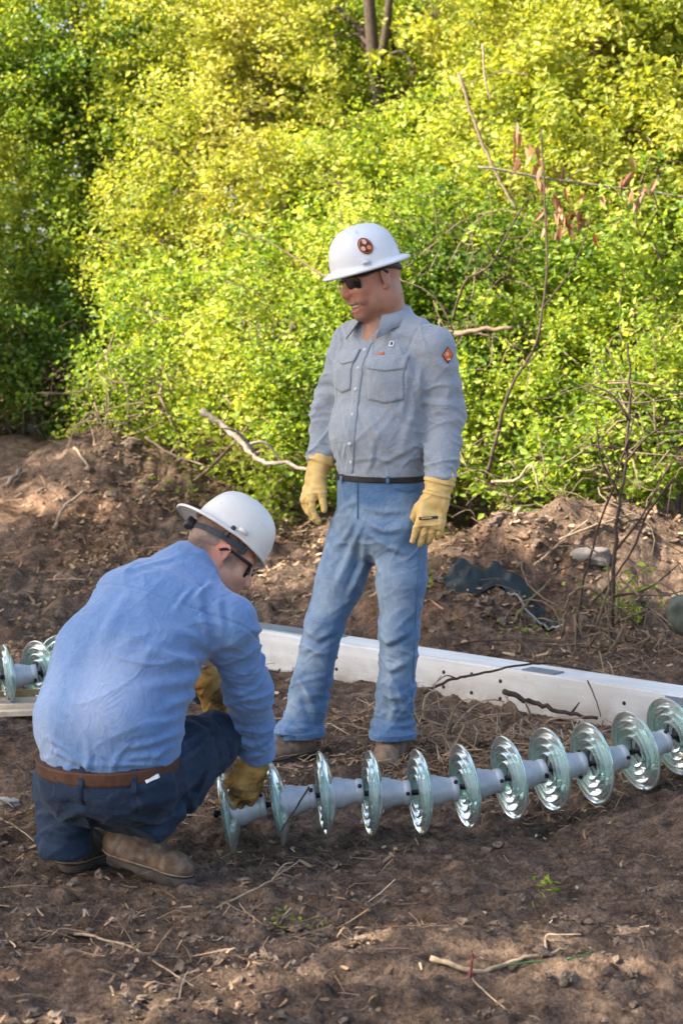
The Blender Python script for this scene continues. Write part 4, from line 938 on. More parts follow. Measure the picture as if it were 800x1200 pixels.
# ------------------------------------------------------------------ the squatting man
def squatting_man():
    B = 5.22
    p0 = thing('person', 'person squatting in blue shirt, dark jeans and white hard hat, holding the glass insulators', 'person', (-0.62, B, hz(-0.62, B)))
    UP = A(0, 0, 1); Rt = nrm(A(0.87, -0.50, 0)); Fw = nrm(A(0.50, 0.87, 0))
    pel = at(128, 908, B)
    hipR, hipL = at(168, 915, B - 0.03), at(92, 908, B + 0.06)
    kneeR, kneeL = at(252, 866, B + 0.25), at(92, 850, B + 0.36)
    ankR, ankL = at(163, 972, B + 0.00), at(77, 996, B + 0.02)
    nb = at(226, 662, B + 0.27)
    shR, shL = at(268, 730, B + 0.10), at(163, 690, B + 0.38)
    elR, elL = at(290, 808, B + 0.20), at(205, 790, B + 0.55)
    wrR, wrL = at(301, 884, B + 0.33), at(240, 806, B + 0.46)
    # ---- shirt
    S = SDF()
    c = [at(127, 900, B), at(126, 845, B), at(146, 778, B + 0.06), at(182, 716, B + 0.16), at(212, 684, B + 0.22)]
    r = [(0.188, 0.148), (0.196, 0.165), (0.198, 0.158), (0.182, 0.128), (0.120, 0.085)]
    for i in range(4): S.econe(c[i], c[i + 1], r[i], r[i + 1], Rt, 0.06)
    S.cone(nb + A(-0.01, -0.02, -0.045), shR, 0.050, 0.064, 0.05); S.cone(nb, shL, 0.058, 0.066, 0.06); S.cone(c[4], nb + A(-0.015, -0.02, -0.015), 0.075, 0.058, 0.05)
    S.cone(at(190, 735, B + 0.10), shR, 0.10, 0.07, 0.06)
    S.chain([shR, elR, wrR], [0.069, 0.062, 0.052], 0.03); S.chain([shL, elL, wrL], [0.066, 0.060, 0.052], 0.03)
    bn = nrm(A(0.05, 0.05, -1.0)); wc = at(127, 888, B)                          # waist line dips towards the back
    S.cut(wc + A(0, 0, -0.012), bn, wc, 0.26); S.cut(wrR, wrR - elR, wrR, 0.09); S.cut(wrL, wrL - elL, wrL, 0.09)
    hd = at(256, 653, B + 0.34); Hf = nrm(A(0.88, 0.16, -0.62)); Hm = frame(Hf, nrm(A(0.38, 0.35, 1)))
    nk = nrm(hd - nb); S.cone(nb + nk * 0.02, nb + nk * 0.2, 0.058, 0.062, 0.01, 's')
    V, Fc = S.mesh(0.0046); Nn = vnormals(V, Fc); D = 0.003 * fbm(V * 7, 5, 3)
    def rings(a, b, r, cnt, amp, t0, t1, seed, wd=0.011):
        rg = random.Random(seed); D = 0; ax = nrm(b - a); u0 = nrm(np.cross(ax, A(0.2, 0.9, 0.1))); v0 = np.cross(ax, u0)
        for k in range(cnt):
            t = t0 + (t1 - t0) * (k + rg.uniform(-.25, .25)) / max(cnt - 1, 1); c = a + (b - a) * t; an = rg.uniform(0, 6.28); sl = rg.uniform(-0.025, 0.025); ext = rg.uniform(1.0, 1.9)
            D = D + fold(V, Nn, [c + (u0 * math.cos(an + e) + v0 * math.sin(an + e)) * r + ax * sl * e for e in np.linspace(-ext, ext, 7)], wd * rg.uniform(0.8, 1.3), amp * rg.uniform(0.6, 1.15))
        return D
    D = D + rings(elR, wrR, 0.058, 7, 0.006, 0.1, 0.97, 31) + rings(shR, elR, 0.066, 5, 0.006, 0.3, 0.98, 32, 0.014) + rings(shL, elL, 0.066, 4, 0.006, 0.3, 0.98, 33)
    def fp(px, py, d=-0.08): return at(px, py, B + d)
    lst = [([(252, 765), (225, 745), (190, 738)], 0.014, 0.008), ([(250, 772), (215, 775), (165, 762)], 0.014, 0.008), ([(248, 782), (210, 800), (165, 805)], 0.014, 0.007), ([(246, 790), (222, 815), (190, 830)], 0.012, 0.007),
                        ([(245, 750), (235, 720), (232, 690)], 0.013, 0.008), ([(262, 742), (255, 715), (258, 695)], 0.011, 0.007), ([(205, 872), (175, 885), (140, 892)], 0.011, 0.008), ([(212, 855), (185, 868), (150, 878)], 0.010, 0.007),
                        ([(214, 838), (195, 845), (170, 850)], 0.010, 0.006), ([(60, 880), (85, 892), (115, 900)], 0.010, 0.008), ([(50, 862), (75, 878), (95, 890)], 0.010, 0.006), ([(130, 905), (135, 890), (150, 872)], 0.009, 0.006),
                        ([(100, 905), (104, 888), (100, 870)], 0.009, 0.005), ([(175, 898), (180, 884), (195, 870)], 0.008, 0.006), ([(140, 672), (180, 660), (215, 650)], 0.012, 0.004), ([(225, 690), (215, 700), (205, 715)], 0.008, 0.007), ([(248, 682), (240, 690), (226, 703)], 0.008, 0.009),
                        ([(155, 690), (135, 720), (118, 760)], 0.018, 0.005), ([(205, 745), (180, 760), (150, 790)], 0.016, 0.004)]
    D = D + pix_folds(V, Nn, Fc, lst, 1.0)
    arm = lambda a, b: np.exp(-(np.maximum(np.linalg.norm(V - (a + (b - a) * np.clip(((V - a) @ (b - a)) / ((b - a) @ (b - a)), 0, 1)[:, None]), axis=1) - 0.075, 0) / 0.02) ** 2)
    mR = arm(elR - (elR - shR) * 0.5, wrR); ax = nrm(wrR - elR)
    D = D + mR * (0.0075 * wrinkle(V, ax + A(.4, 0, 0), 26, 8, 3, 2.6) + 0.0035 * wrinkle(V, ax - A(.5, 0, 0), 42, 11, 4))
    rs = sstep(-0.05, 0.16, (V - c[2]) @ Rt) * (1 - mR); lo = np.exp(-((V - wc) @ -bn / 0.075) ** 2)
    D = D + rs * 0.0085 * wrinkle(V, A(0.45, -0.1, 1), 17, 4.5, 7, 2.6) + lo * (0.0065 * wrinkle(V, A(1, -0.3, 0.45), 26, 8, 8) + 0.004 * wrinkle(V, A(1, -0.3, -0.9), 30, 8, 9)) + (1 - mR) * (0.0040 * wrinkle(V, A(0.55, -.2, 0.8), 12, 4, 10, 2.5) + 0.003 * wrinkle(V, A(-0.6, .2, 0.7), 15, 5, 13, 2.5))
    D = D - 0.003 * np.exp(-(((V - (shR - Rt * 0.01)) @ nrm(Rt * 0.8 - UP * 0.5) + 0.03) / 0.004) ** 2) * (np.linalg.norm(V - shR, axis=1) < 0.13)
    yk = c[3] + A(0, 0, 0.012); D = D - 0.0055 * np.exp(-(((V - yk) @ nrm(A(0.30, 0.35, 0.8))) / 0.004) ** 2) * (np.linalg.norm(V - shR, axis=1) > 0.08)
    D = D - 0.003 * np.exp(-(((V - wrR) @ nrm(wrR - elR) + 0.055) / 0.004) ** 2) * (np.linalg.norm(V - wrR, axis=1) < 0.1)
    V = V + Nn * D[:, None]
    # painted sunlight: soft dapple on the small of the back, paler left side
    spot = A(*at(118, 815, B - 0.16)); q = V - spot
    wear_and_sun = 0.62 * np.exp(-((q @ Rt / 0.085) ** 2 + (q[:, 2] / 0.13) ** 2) ** 1.4) + 0.45 * np.exp(-(((V - at(70, 790, B)) @ Rt / 0.07) ** 2)) * sstep(0.75, 0.5, V[:, 2]) + 0.10 * fbm(V * 5, 4, 2) + 0.04
    shirt = mobj('shirt', V, Fc, M['shirt2'], p0, attr={'wear_and_sun': np.clip(wear_and_sun, 0, 0.8)}); sb = bvh_of(V, Fc)
    # collar band
    Vc = []; n = 40; cn = nrm(nk + A(0, 0, 0.25)); u_ = nrm(np.cross(cn, Fw)); v_ = np.cross(cn, u_)
    for k in range(n + 1):
        an = 2 * math.pi * k / n; d = u_ * math.cos(an) + v_ * math.sin(an)
        for rr, hh in ((0.060, 0.000), (0.062, 0.046), (0.067, 0.049), (0.076, 0.028), (0.084, 0.004), (0.078, 0.0)): Vc.append(nb + d * rr + cn * (hh * 0.8) - A(0.018, 0.02, 0.026))
    f = [(k * 6 + i, k * 6 + 6 + i, k * 6 + 7 + i, k * 6 + 1 + i) for k in range(n) for i in range(5)]
    mobj('collar', np.array(Vc), np.array(f), M['shirt2'], shirt, attr={'wear_and_sun': np.full(len(Vc), 0.15)})
    # ---- body
    S = SDF(); head_sdf(S, hd, Hm, False, nb)
    for i in range(4): S.econe(c[i], c[i + 1], (r[i][0] - 0.05, r[i][1] - 0.05), (max(r[i + 1][0] - 0.05, .03), max(r[i + 1][1] - 0.05, .03)), Rt, 0.05)
    S.cone(c[4], nb, 0.06, 0.055); S.cone(nb, shR, 0.04, 0.04); S.cone(nb, shL, 0.04, 0.04)
    S.chain([shR, elR, wrR, wrR + nrm(wrR - elR) * 0.03], [0.044, 0.036, 0.022, 0.014]); S.chain([shL, elL, wrL, wrL + nrm(wrL - elL) * 0.03], [0.044, 0.036, 0.022, 0.014])
    S.cone(pel, c[0], 0.1, 0.1); S.chain([hipR, kneeR, ankR], [0.065, 0.045, 0.026], 0.05); S.chain([hipL, kneeL, ankL], [0.065, 0.045, 0.026], 0.05)
    V, Fc = S.mesh(0.0042); q = (V - hd) @ Hm
    hr = sstep(-0.045, -0.020, q[:, 2] - 0.30 * np.maximum(q[:, 0], 0) - 0.35 * np.minimum(q[:, 0] + .02, 0)) * sstep(0.055, 0.035, q[:, 0])
    st = np.clip(1.0 * hr * (0.8 + 0.35 * vnoise(V * 120, 3)), 0, 0.95) * (np.linalg.norm(V - hd, axis=1) < 0.17)
    back = sstep(0.0, -0.04, q[:, 0]) * sstep(-0.10, -0.05, q[:, 2]); st = np.maximum(st, 0.75 * back * (np.abs(q[:, 1]) < 0.09) * (q[:, 2] < 0.15))
    ear = np.exp(-(((q[:, 0] + 0.012) / 0.03) ** 2 + ((q[:, 2]) / 0.04) ** 2)) * (np.abs(q[:, 1]) > 0.076)
    st = st * (1 - np.clip(ear * 2.5, 0, 1)); st = np.maximum(st, 0.25 * sstep(0.0, 0.03, q[:, 0]) * sstep(-0.035, -0.06, q[:, 2]) * (q[:, 2] > -0.14))
    rd = 0.5 * np.clip(ear * 1.5, 0, 1) + 0.35 * sstep(-0.06, -0.10, q[:, 2]) * (q[:, 2] > -0.25) * 0.6
    mobj('body', V, Fc, M['skin2'], p0, attr={'stubble': st, 'red': rd})
    sunglasses(hd, Hm, p0, 0.004)
    # hard hat worn with its peak to the back
    up = nrm(Hm[:, 2] + Hf * 0.10); fb = nrm(-Hf + up * (Hf @ up)); Hh = frame(fb, up); ho = hd + Hm @ A(0.000, 0, 0.054)
    hv, hf = hat_shell('cap'); hat = mobj('hard_hat', place(hv * 0.93, ho, Hh), hf, M['hat2'], p0)
    def hl(x, y, z): return ho + Hh @ A(x, y, z)
    g = Geo()
    ring = [hl(0.112 * math.cos(a), 0.092 * math.sin(a), -0.016 - 0.012 * math.cos(a)) for a in np.linspace(-2.0, 2.0, 26)]
    V = []; 
    for q in ring: V += [q + up * 0.009, q - up * 0.009, q - up * 0.009 - (q - ho) * 0.03, q + up * 0.009 - (q - ho) * 0.03]
    f = [(i * 4 + k, i * 4 + 4 + k, i * 4 + 4 + (k + 1) % 4, i * 4 + (k + 1) % 4) for i in range(25) for k in range(4)]
    g.add(np.array(V), f); hbnd = g.build('headband', M['strap'], hat, False)
    g = Geo(); Vl, fl_ = lathe([(0.0, 0.012), (0.017, 0.012), (0.020, 0.008), (0.020, -0.008)], 16); g.add(place(Vl, hl(0.120, 0, -0.030), Hh), fl_); g.build('ratchet_knob', M['black'], hat)
    for s in (-1, 1):
        g = Geo(); g.tube([hl(0.03, s * 0.096, -0.016), hl(0.028, s * 0.102, 0.004), hl(0.026, s * 0.100, 0.02)], 0.007, 6); g.build('suspension_strap', M['strap'], hat)
        g = Geo(); g.box(hl(0.0, s * 0.112, 0.024), Hh, (0.016, 0.004, 0.006)); g.build('slot_lug', M['hat2'], hat)
    # ---- jeans
    S = SDF()
    S.ell(pel + A(0, 0, 0.000), np.stack([Rt, Fw, UP], 1), (0.190, 0.155, 0.098), 0.05)
    S.econe(wc + A(0, 0, 0.004), pel, (0.182, 0.142), (0.190, 0.150), Rt, 0.05)
    S.cut(wc + A(0, 0, 0.012), -bn, wc, 0.30)
    pv_, pf_ = S.mesh(0.009); pelvis_bvh = bvh_of(pv_, pf_)
    S.ell(hipR + A(-0.035, -0.03, -0.015), np.eye(3), (0.100, 0.095, 0.078), 0.05); S.ell(hipL + A(0.0, -0.05, -0.012), np.eye(3), (0.095, 0.095, 0.078), 0.05)
    S.chain([hipR, (hipR + kneeR) / 2 + A(0, 0, 0.01), kneeR], [0.092, 0.092, 0.074], 0.05); S.chain([hipL, kneeL], [0.092, 0.074], 0.05)
    S.chain([kneeR, (kneeR + ankR) / 2, ankR + nrm(ankR - kneeR) * 0.04], [0.072, 0.080, 0.072], 0.02); S.chain([kneeL, (kneeL + ankL) / 2 + A(-0.015, -0.05, 0), ankL], [0.074, 0.080, 0.076], 0.035)
    S.cut(ankR - nrm(kneeR - ankR) * 0.034, ankR - kneeR + A(0.1, 0, -0.1), ankR, 0.12); S.cut(ankL + A(0, 0, -0.012), A(0.05, 0.0, -1), ankL, 0.11)
    V, Fc = S.mesh(0.0052); Nn = vnormals(V, Fc); D = 0.003 * fbm(V * 8, 15, 3)
    D = D + rings(kneeR, ankR, 0.078, 8, 0.007, 0.15, 0.95, 41, 0.013) + rings(kneeL, ankL, 0.08, 9, 0.008, 0.1, 0.95, 42, 0.013) + rings(hipR, kneeR, 0.10, 5, 0.007, 0.2, 0.95, 43, 0.013)
    lst = [([(205, 905), (180, 920), (145, 930)], 0.012, 0.007), ([(215, 895), (230, 880), (255, 862)], 0.012, 0.007), ([(150, 945), (190, 938), (230, 915)], 0.013, 0.008), ([(205, 880), (225, 865), (245, 852)], 0.010, 0.006),
                        ([(60, 905), (85, 930), (110, 940)], 0.012, 0.007), ([(150, 958), (185, 962), (215, 950)], 0.011, 0.008), ([(55, 950), (75, 958), (100, 948)], 0.011, 0.009), ([(52, 972), (78, 980), (102, 972)], 0.010, 0.009), ([(48, 925), (60, 935), (80, 935)], 0.010, 0.007)]
    D = D + pix_folds(V, Nn, Fc, lst, 1.0) + 0.0055 * wrinkle(V, A(0.5, 0, 1), 24, 8, 11) + 0.0045 * wrinkle(V, A(-0.6, 0, 1), 28, 9, 12)
    V = V + Nn * D[:, None]
    wear_and_sun = -0.10 + 20 * np.clip(D, 0, 0.02) + 0.25 * fbm(V * 9, 8, 3) + 0.3 * np.exp(-np.linalg.norm(V - kneeR, axis=1) ** 2 / 0.012)
    jeans = mobj('jeans', V, Fc, M['jean2'], p0, attr={'wear_and_sun': np.clip(wear_and_sun, 0, 0.9)}); jb = bvh_of(V, Fc)
    bc = wc + A(0, 0, -0.012)
    band('belt', pelvis_bvh, bc, -bn, Rt, 0.019, M['belt2'], p0, 0.006, reach=0.42)
    wbk = band('waistband', pelvis_bvh, bc + bn * 0.036, -bn, Rt, 0.016, M['jean2'], jeans, 0.003, reach=0.42)
    cam0 = Vector((0, 0, CAMH))
    def badge(name, px, py, wd, ht, m_, parent, warp=None, u=(1, 0, 0), off=0.004, nu=8, bv=jb, v=None):
        h = bv.ray_cast(cam0, Vector(nrm(at(px, py, 5) - A(0, 0, CAMH)))); u = nrm(u); v = nrm(UP - u * (UP @ u)) if v is None else nrm(v)
        return patch(name, bv, np.array(h[0]), u, v, wd, ht, m_, parent, off, nu, nu, warp, 0.002)
    for x, y in ((97, 908), (157, 916)): badge('belt_loop', x, y, 0.013, 0.062, M['jean2'], jeans, None, (1, 0, 0), 0.012)
    badge('label_patch', 178, 914, 0.040, 0.008, M['white'], jeans, None, (1, 0.4, 0.35), 0.007)
    badge('back_pocket', 185, 930, 0.12, 0.09, M['jean2'], jeans, None, (0.95, 0.4, 0.2), 0.003, 10)
    badge('back_pocket', 78, 925, 0.10, 0.07, M['jean2'], jeans, None, (0.9, -0.4, -0.1), 0.003, 10)
    # ---- gloves
    S = SDF(); dR = nrm(at(283, 940, B + 0.30) - wrR)
    hand_sdf(S, wrR + dR * 0.030, dR, nrm(A(-0.55, 0.65, -0.3)), nrm(A(-0.75, -0.6, 0)), (0.42, 0.42, 0.46, 0.50), 1.06, (0.85, 0.35, 0.40), 0.05, 0.050, 1.0)
    V, Fc = S.mesh(0.0032); Nn = vnormals(V, Fc); V = V + Nn * (0.0035 * wrinkle(V, dR + A(.3, 0, 0), 46, 18, 9) + 0.0016 * aniso(V, dR, 80, 30, 5) + 0.0010 * vnoise(V * 45, 8))[:, None]
    mobj('glove', V, Fc, M['glove2'], p0)
    S = SDF(); dL = nrm(A(0.35, -0.1, -0.75)); w2 = at(246, 806, B + 0.44)
    hand_sdf(S, w2 + dL * 0.03, dL, nrm(A(0.25, 0.9, -0.2)), nrm(A(1, 0.2, 0.1)), (0.65, 0.72, 0.75, 0.78), 1.08, (0.70, 0.45, 0.50), 0.02, 0.05, 1.0)
    V, Fc = S.mesh(0.0032); Nn = vnormals(V, Fc); V = V + Nn * (0.0035 * wrinkle(V, dL + A(.3, 0, 0), 46, 18, 9) + 0.0016 * aniso(V, dL, 80, 30, 5) + 0.0010 * vnoise(V * 45, 8))[:, None]
    mobj('glove', V, Fc, M['glove2'], p0)
    # ---- boots, heel of the right one lifted
    f = nrm(A(0.93, 0.05, 0)); h0 = A(*at(124, 1004, B + 0.04)); z0 = hz(h0[0] + 0.16, h0[1] - 0.05)
    h0[2] = z0 + 0.050; boot('boot', h0, nrm(A(0.90, -0.34, -0.20)), nrm(A(0.20, -0.05, 1)), M['boot2'], p0, 0.0, tuple(nrm(kneeR - ankR) * 0.035), 'dusty brown leather right boot, heel raised', 0.90)
    h1 = A(*at(74, 1018, B + 0.02)); z1 = hz(h1[0], h1[1] + 0.1); h1[2] = z1 + 0.010
    boot('boot', h1, nrm(A(0.52, 0.85, -0.03)), UP, M['boot3'], p0, 0.0, (0.0, 0.0, 0), 'dark scuffed left boot seen from behind', 0.90)
squatting_man()
print('squatting man', round(time.time() - T0, 1))
# ------------------------------------------------------------------ glass insulator strings
PIT = 0.150
gv, gf = lathe([(.030, .026), (.046, .023), (.07, .017), (.092, .010), (.110, .002), (.122, -.005), (.1265, -.011), (.1258, -.016), (.1220, -.016), (.117, -.010), (.111, -.004), (.1055, -.005), (.1030, -.010), (.1010, -.021), (.098, -.024), (.0950, -.021),
                (.0930, -.007), (.088, .001), (.082, .001), (.0785, -.006), (.0765, -.022), (.0735, -.025), (.0705, -.022), (.0685, -.004), (.063, .005), (.057, .005), (.0535, -.003), (.0515, -.020), (.0485, -.023), (.0455, -.020), (.0435, .003), (.036, .009), (.030, .010)], 56, True)
glass_me = make_mesh('glass_disc', gv, gf)
cv, cf = lathe([(.0, .004), (.040, .004), (.046, .008), (.0475, .016), (.0465, .034), (.045, .044), (.0405, .052), (.0385, .066), (.0345, .080), (.0335, .086), (.0365, .088), (.0365, .102), (.033, .105), (.018, .105), (.016, .098), (.0, .098)], 32)
cap_me = make_mesh('metal_cap', cv, cf)
pv, pf = lathe([(.0, -.052), (.010, -.050), (.013, -.044), (.010, -.037), (.0085, -.034), (.0085, -.004), (.017, -.002), (.026, .004), (.028, .012), (.0, .014)], 20)
pin_me = make_mesh('pin', pv, pf)
gk = Geo()
gk.tube([(.094, 0, -0.042), (.094, 0, .042)], .0060, 10); gk.tube([(.094, .006, -.048), (.101, .006, -.042), (.094, .006, -.036), (.087, .006, -.042), (.094, .006, -.048)], .0022, 5)
key_me = gk.mesh('locking_key')
gc = Geo(); cv2, cf2 = lathe([(.0465, .0035), (.0505, .0045), (.0510, .010), (.0485, .0135)], 32); gc.add(cv2, cf2); col_me = gc.mesh('cement_collar')
for me, m_ in ((glass_me, 'glass'), (cap_me, 'cap'), (pin_me, 'pin'), (key_me, 'pin'), (col_me, 'pin')): me.materials.append(M[m_])
def string(centres, label, rolls):
    o0 = centres[0]; root = thing('insulator_string', label, 'insulator', (o0[0], o0[1], hz(o0[0], o0[1])), None)
    n = len(centres)
    for i, c in enumerate(centres):
        t = nrm(centres[min(i + 1, n - 1)] - centres[max(i - 1, 0)]); Fm = frame(t)
        mw = Matrix.Translation(Vector(c)) @ Matrix(Fm.tolist()).to_4x4() @ Matrix.Rotation(rolls[i % len(rolls)], 4, 'X')
        cap = obj('metal_cap', cap_me, None, root); cap.matrix_basis = mw
        for nm, me in (('glass_disc', glass_me), ('pin', pin_me), ('locking_key', key_me), ('cement_collar', col_me)): obj(nm, me, None, cap)
pts = [(270, 951), (328, 941), (383, 931), (438, 930), (495, 928), (548, 921), (600, 911), (647, 901), (697, 894), (748, 879), (792, 862), (834, 845)]
Ys = [5.58, 5.588, 5.60, 5.618, 5.642, 5.675, 5.715, 5.765, 5.82, 5.88, 5.945, 6.01]
rl = random.Random(5)
string([at(x, y, d) for (x, y), d in zip(pts, Ys)], 'long string of green glass insulator discs that the squatting worker is holding', [rl.uniform(-1.6, 1.6) for _ in range(12)])
string([at(x, y, d) for (x, y), d in zip([(-32, 797), (11, 793), (49, 788), (76, 781), (100, 775)], [7.42, 7.44, 7.50, 7.60, 7.72])], 'insulator string of glass discs lying on pale laths behind the squatting worker', [0.4, -1.1, 0.9])

# ------------------------------------------------------------------ beam lying on the ground
def beam():
    a, b = A(*at(236, 772, 8.95)), A(*at(905, 858, 6.92))
    a = A(-0.674, 8.80, 0.0); b = A(1.68, 6.76, 0.0)
    a[2] = 0.075; b[2] = 0.062
    d = nrm(b - a); L = np.linalg.norm(b - a); c = (a + b) / 2
    root = thing('timber_beam', 'long white square beam lying on the ground behind the standing worker', 'beam', (c[0], c[1], c[2] - 0.08))
    Mx = np.stack([d, nrm(np.cross(A(0, 0, 1), d)), A(0, 0, 1)], 1); Mx[:, 2] = np.cross(Mx[:, 0], Mx[:, 1])
    S = bmesh.new(); bmesh.ops.create_cube(S, size=1.0)
    for v in S.verts: v.co.x *= L; v.co.y *= 0.17; v.co.z *= 0.165
    bmesh.ops.bevel(S, geom=S.edges[:], offset=0.006, segments=2, affect='EDGES')
    bmesh.ops.subdivide_edges(S, edges=[e for e in S.edges if e.calc_length() > 1], cuts=30, use_grid_fill=True)
    me = bpy.data.meshes.new('beam_body'); S.to_mesh(me); S.free()
    bo = obj('beam_body', me, M['beam'], root); mw = Matrix.Translation(Vector(c)) @ Matrix(Mx.tolist()).to_4x4(); bo.matrix_basis = mw
    def L_(x, y, z): return c + Mx @ A(x, y, z)
    g = Geo(); g.box(L_(L / 2 - 0.42, -0.0855, 0.0), Mx, (0.16, 0.0035, 0.074)); pl = g.build('steel_plate', M['plate'], root, False)
    for x in (-.12, .12):
        Vl, fl_ = lathe([(0, .012), (.011, .012), (.012, .004), (.012, -.002)], 6); Geo().add(place(Vl, L_(L / 2 - 0.42 + x, -0.089, 0.03), np.stack([-Mx[:, 1], Mx[:, 0], Mx[:, 2]], 1)), fl_).build('bolt', M['steel'], pl)
    g = Geo(); g.box(L_(-L / 2 + 0.45, 0.01, 0.085), Mx, (0.42, 0.055, 0.003)); g.build('steel_plate', M['plate'], root, False)
    g = Geo(); g.box(L_(0.40, -0.04, 0.085), Mx, (0.075, 0.035, 0.003)); g.build('steel_plate', M['plate'], root, False)
    for x, z in ((-0.05, 0.03), (-0.05, -0.03), (0.09, 0.04), (0.09, -0.035), (0.23, 0.03), (0.23, -0.04), (0.80, 0.02), (-0.62, 0.02), (-0.62, -0.03)):
        Vl, fl_ = lathe([(0, .0015), (.0075, .0015), (.0085, -.004)], 12); Geo().add(place(Vl, L_(x, -0.0852, z), np.stack([-Mx[:, 1], Mx[:, 0], Mx[:, 2]], 1)), fl_).build('bolt_hole', M['pin'], root)
beam()
# ------------------------------------------------------------------ pale laths under the far string
ll = ['topmost pale lath in the bundle under the glass discs', 'pale lath at the front of the bundle beside the squatting worker', 'greyish lath in the middle of the bundle under the insulators', 'orange-tinted lath at the back of the bundle under the insulators', 'thin cream lath lying between the other laths']
for i, (px0, py0, px1, py1, dz, wd) in enumerate([(-60, 822, 130, 816, 0.030, 0.020), (-60, 850, 120, 846, 0.012, 0.022), (-60, 838, 125, 832, 0.014, 0.020), (-60, 814, 130, 809, 0.014, 0.018), (-60, 843, 120, 840, 0.024, 0.012)]):
    Y_, dz = [(7.37, .026), (7.22, .004), (7.30, .014), (7.46, .036), (7.26, .020)][i]; a, b = A(*at(px0, py0, Y_)), A(*at(px1, py1, Y_ + 0.06)); a[2] = hz(a[0], a[1]) + dz + 0.022; b[2] = hz(b[0], b[1]) + dz + 0.022
    d = nrm(b - a); Mx = np.stack([d, nrm(np.cross(A(0, 0, 1), d)), A(0, 0, 1)], 1); c = (a + b) / 2
    pts_ = 14; g = Geo(); bend = random.Random(i).uniform(-.008, .008)
    V = []; hw, hh = wd, 0.009
    for k in range(pts_):
        s = k / (pts_ - 1); q = a + (b - a) * s + Mx[:, 1] * bend * math.sin(s * 3.1)
        for y, z in ((-hw, -hh), (hw, -hh), (hw, hh), (-hw, hh)): V.append(q + Mx[:, 1] * y + Mx[:, 2] * z)
    f = [(k * 4 + e, k * 4 + 4 + e, k * 4 + 4 + (e + 1) % 4, k * 4 + (e + 1) % 4) for k in range(pts_ - 1) for e in range(4)] + [(0, 1, 2, 3), (pts_ * 4 - 1, pts_ * 4 - 2, pts_ * 4 - 3, pts_ * 4 - 4)]
    o = mobj('wooden_lath', np.array(V), np.array(f)[:, ::-1], M[['lath', 'lath', 'lath_grey', 'lath_orange', 'lath'][i]], None, False); props(o, ll[i], 'lath', 'bundle of laths')
print('props', round(time.time() - T0, 1))
# ------------------------------------------------------------------ foliage toolkit
def leaf_geo(C, size, outw, rng, elong=0.62, up=0.55, droop=0.0, outk=0.6):
    """folded leaf blades: six vertices, two quads each"""
    n = len(C); ax = rng.normal(size=(n, 3)); ax[:, 2] = ax[:, 2] * 0.55 - droop; ax /= np.linalg.norm(ax, axis=1)[:, None] + 1e-9
    nm = rng.normal(size=(n, 3)) * 0.75 + outw * outk + A(0, 0, up); nm -= ax * (nm * ax).sum(1)[:, None]; nm /= np.linalg.norm(nm, axis=1)[:, None] + 1e-9
    b = np.cross(nm, ax); l = size[:, None]; w_ = l * elong * 0.5
    V = np.empty((n, 6, 3), np.float32); base = C - ax * l * 0.5
    V[:, 0] = base; V[:, 1] = base + ax * l * .36 + b * w_ + nm * w_ * .22; V[:, 2] = base + ax * l * .72 + b * w_ * .72 + nm * w_ * .16 - nm * l * .03
    V[:, 3] = base + ax * l - nm * l * .09; V[:, 4] = base + ax * l * .72 - b * w_ * .72 + nm * w_ * .16 - nm * l * .03; V[:, 5] = base + ax * l * .36 - b * w_ + nm * w_ * .22
    k = (np.arange(n) * 6)[:, None]; f = np.concatenate([k + np.array([0, 1, 2, 3]), k + np.array([0, 3, 4, 5])])
    return V.reshape(-1, 3), f
def crown(name, lobes, mt, parent, seed, per=6200, size=(0.024, 0.046), spread=0.055, cl=52, tint=0.5, elong=0.62, droop=0.0, ground=True, shell=0.5, flat=0.7):
    rng = np.random.default_rng(seed); Cs = []; Os = []; Ts = []; Ss = []; centres = []
    for c, r in lobes:
        c = A(*c); k = max(3, int(per * (r / 0.6) ** 2 / cl)); d = rng.normal(size=(k, 3)); d /= np.linalg.norm(d, axis=1)[:, None]
        lump = 1 + 0.34 * vnoise(d * 2.3 + c, seed) + 0.40 * vnoise(d * 5.2 + c, seed + 1) ; rad = r * lump * (shell + (1 - shell) * rng.random(k) ** 0.5)
        cc = c + d * rad[:, None] * A(1, 1, 0.95); centres.append((c, cc))
        m = rng.poisson(cl, k); idx = np.repeat(np.arange(k), m); tw = rng.normal(size=(k, 3)) + d * 0.9 + A(0, 0, 0.35); tw /= np.linalg.norm(tw, axis=1)[:, None]; tw *= rng.uniform(0.8, 2.6, (k, 1)); sm = np.exp(rng.normal(size=k) * 0.22)
        p = cc[idx] + rng.normal(size=(len(idx), 3)) * spread * A(1, 1, flat) + tw[idx] * (rng.random(len(idx)) - .4)[:, None] * spread * 2.6; Ss.append(sm[idx])
        Cs.append(p); Os.append(d[idx]); Ts.append((tint + 0.42 * vnoise(cc * 1.5, 91) + rng.normal(size=k) * 0.13)[idx] + rng.normal(size=len(idx)) * 0.20)
    C, O, T, Q = np.concatenate(Cs), np.concatenate(Os), np.concatenate(Ts), np.concatenate(Ss)
    if ground: keep = C[:, 2] > H(C[:, 0], C[:, 1]) + 0.03; C, O, T, Q = C[keep], O[keep], T[keep], Q[keep]
    V, f = leaf_geo(C, rng.uniform(*size, len(C)) * Q, O, rng, elong, droop=droop)
    mobj(name, V, f, mt, parent, smooth=False, attr={'tint': np.repeat(np.clip(T, 0, 1), 6)})
    return centres
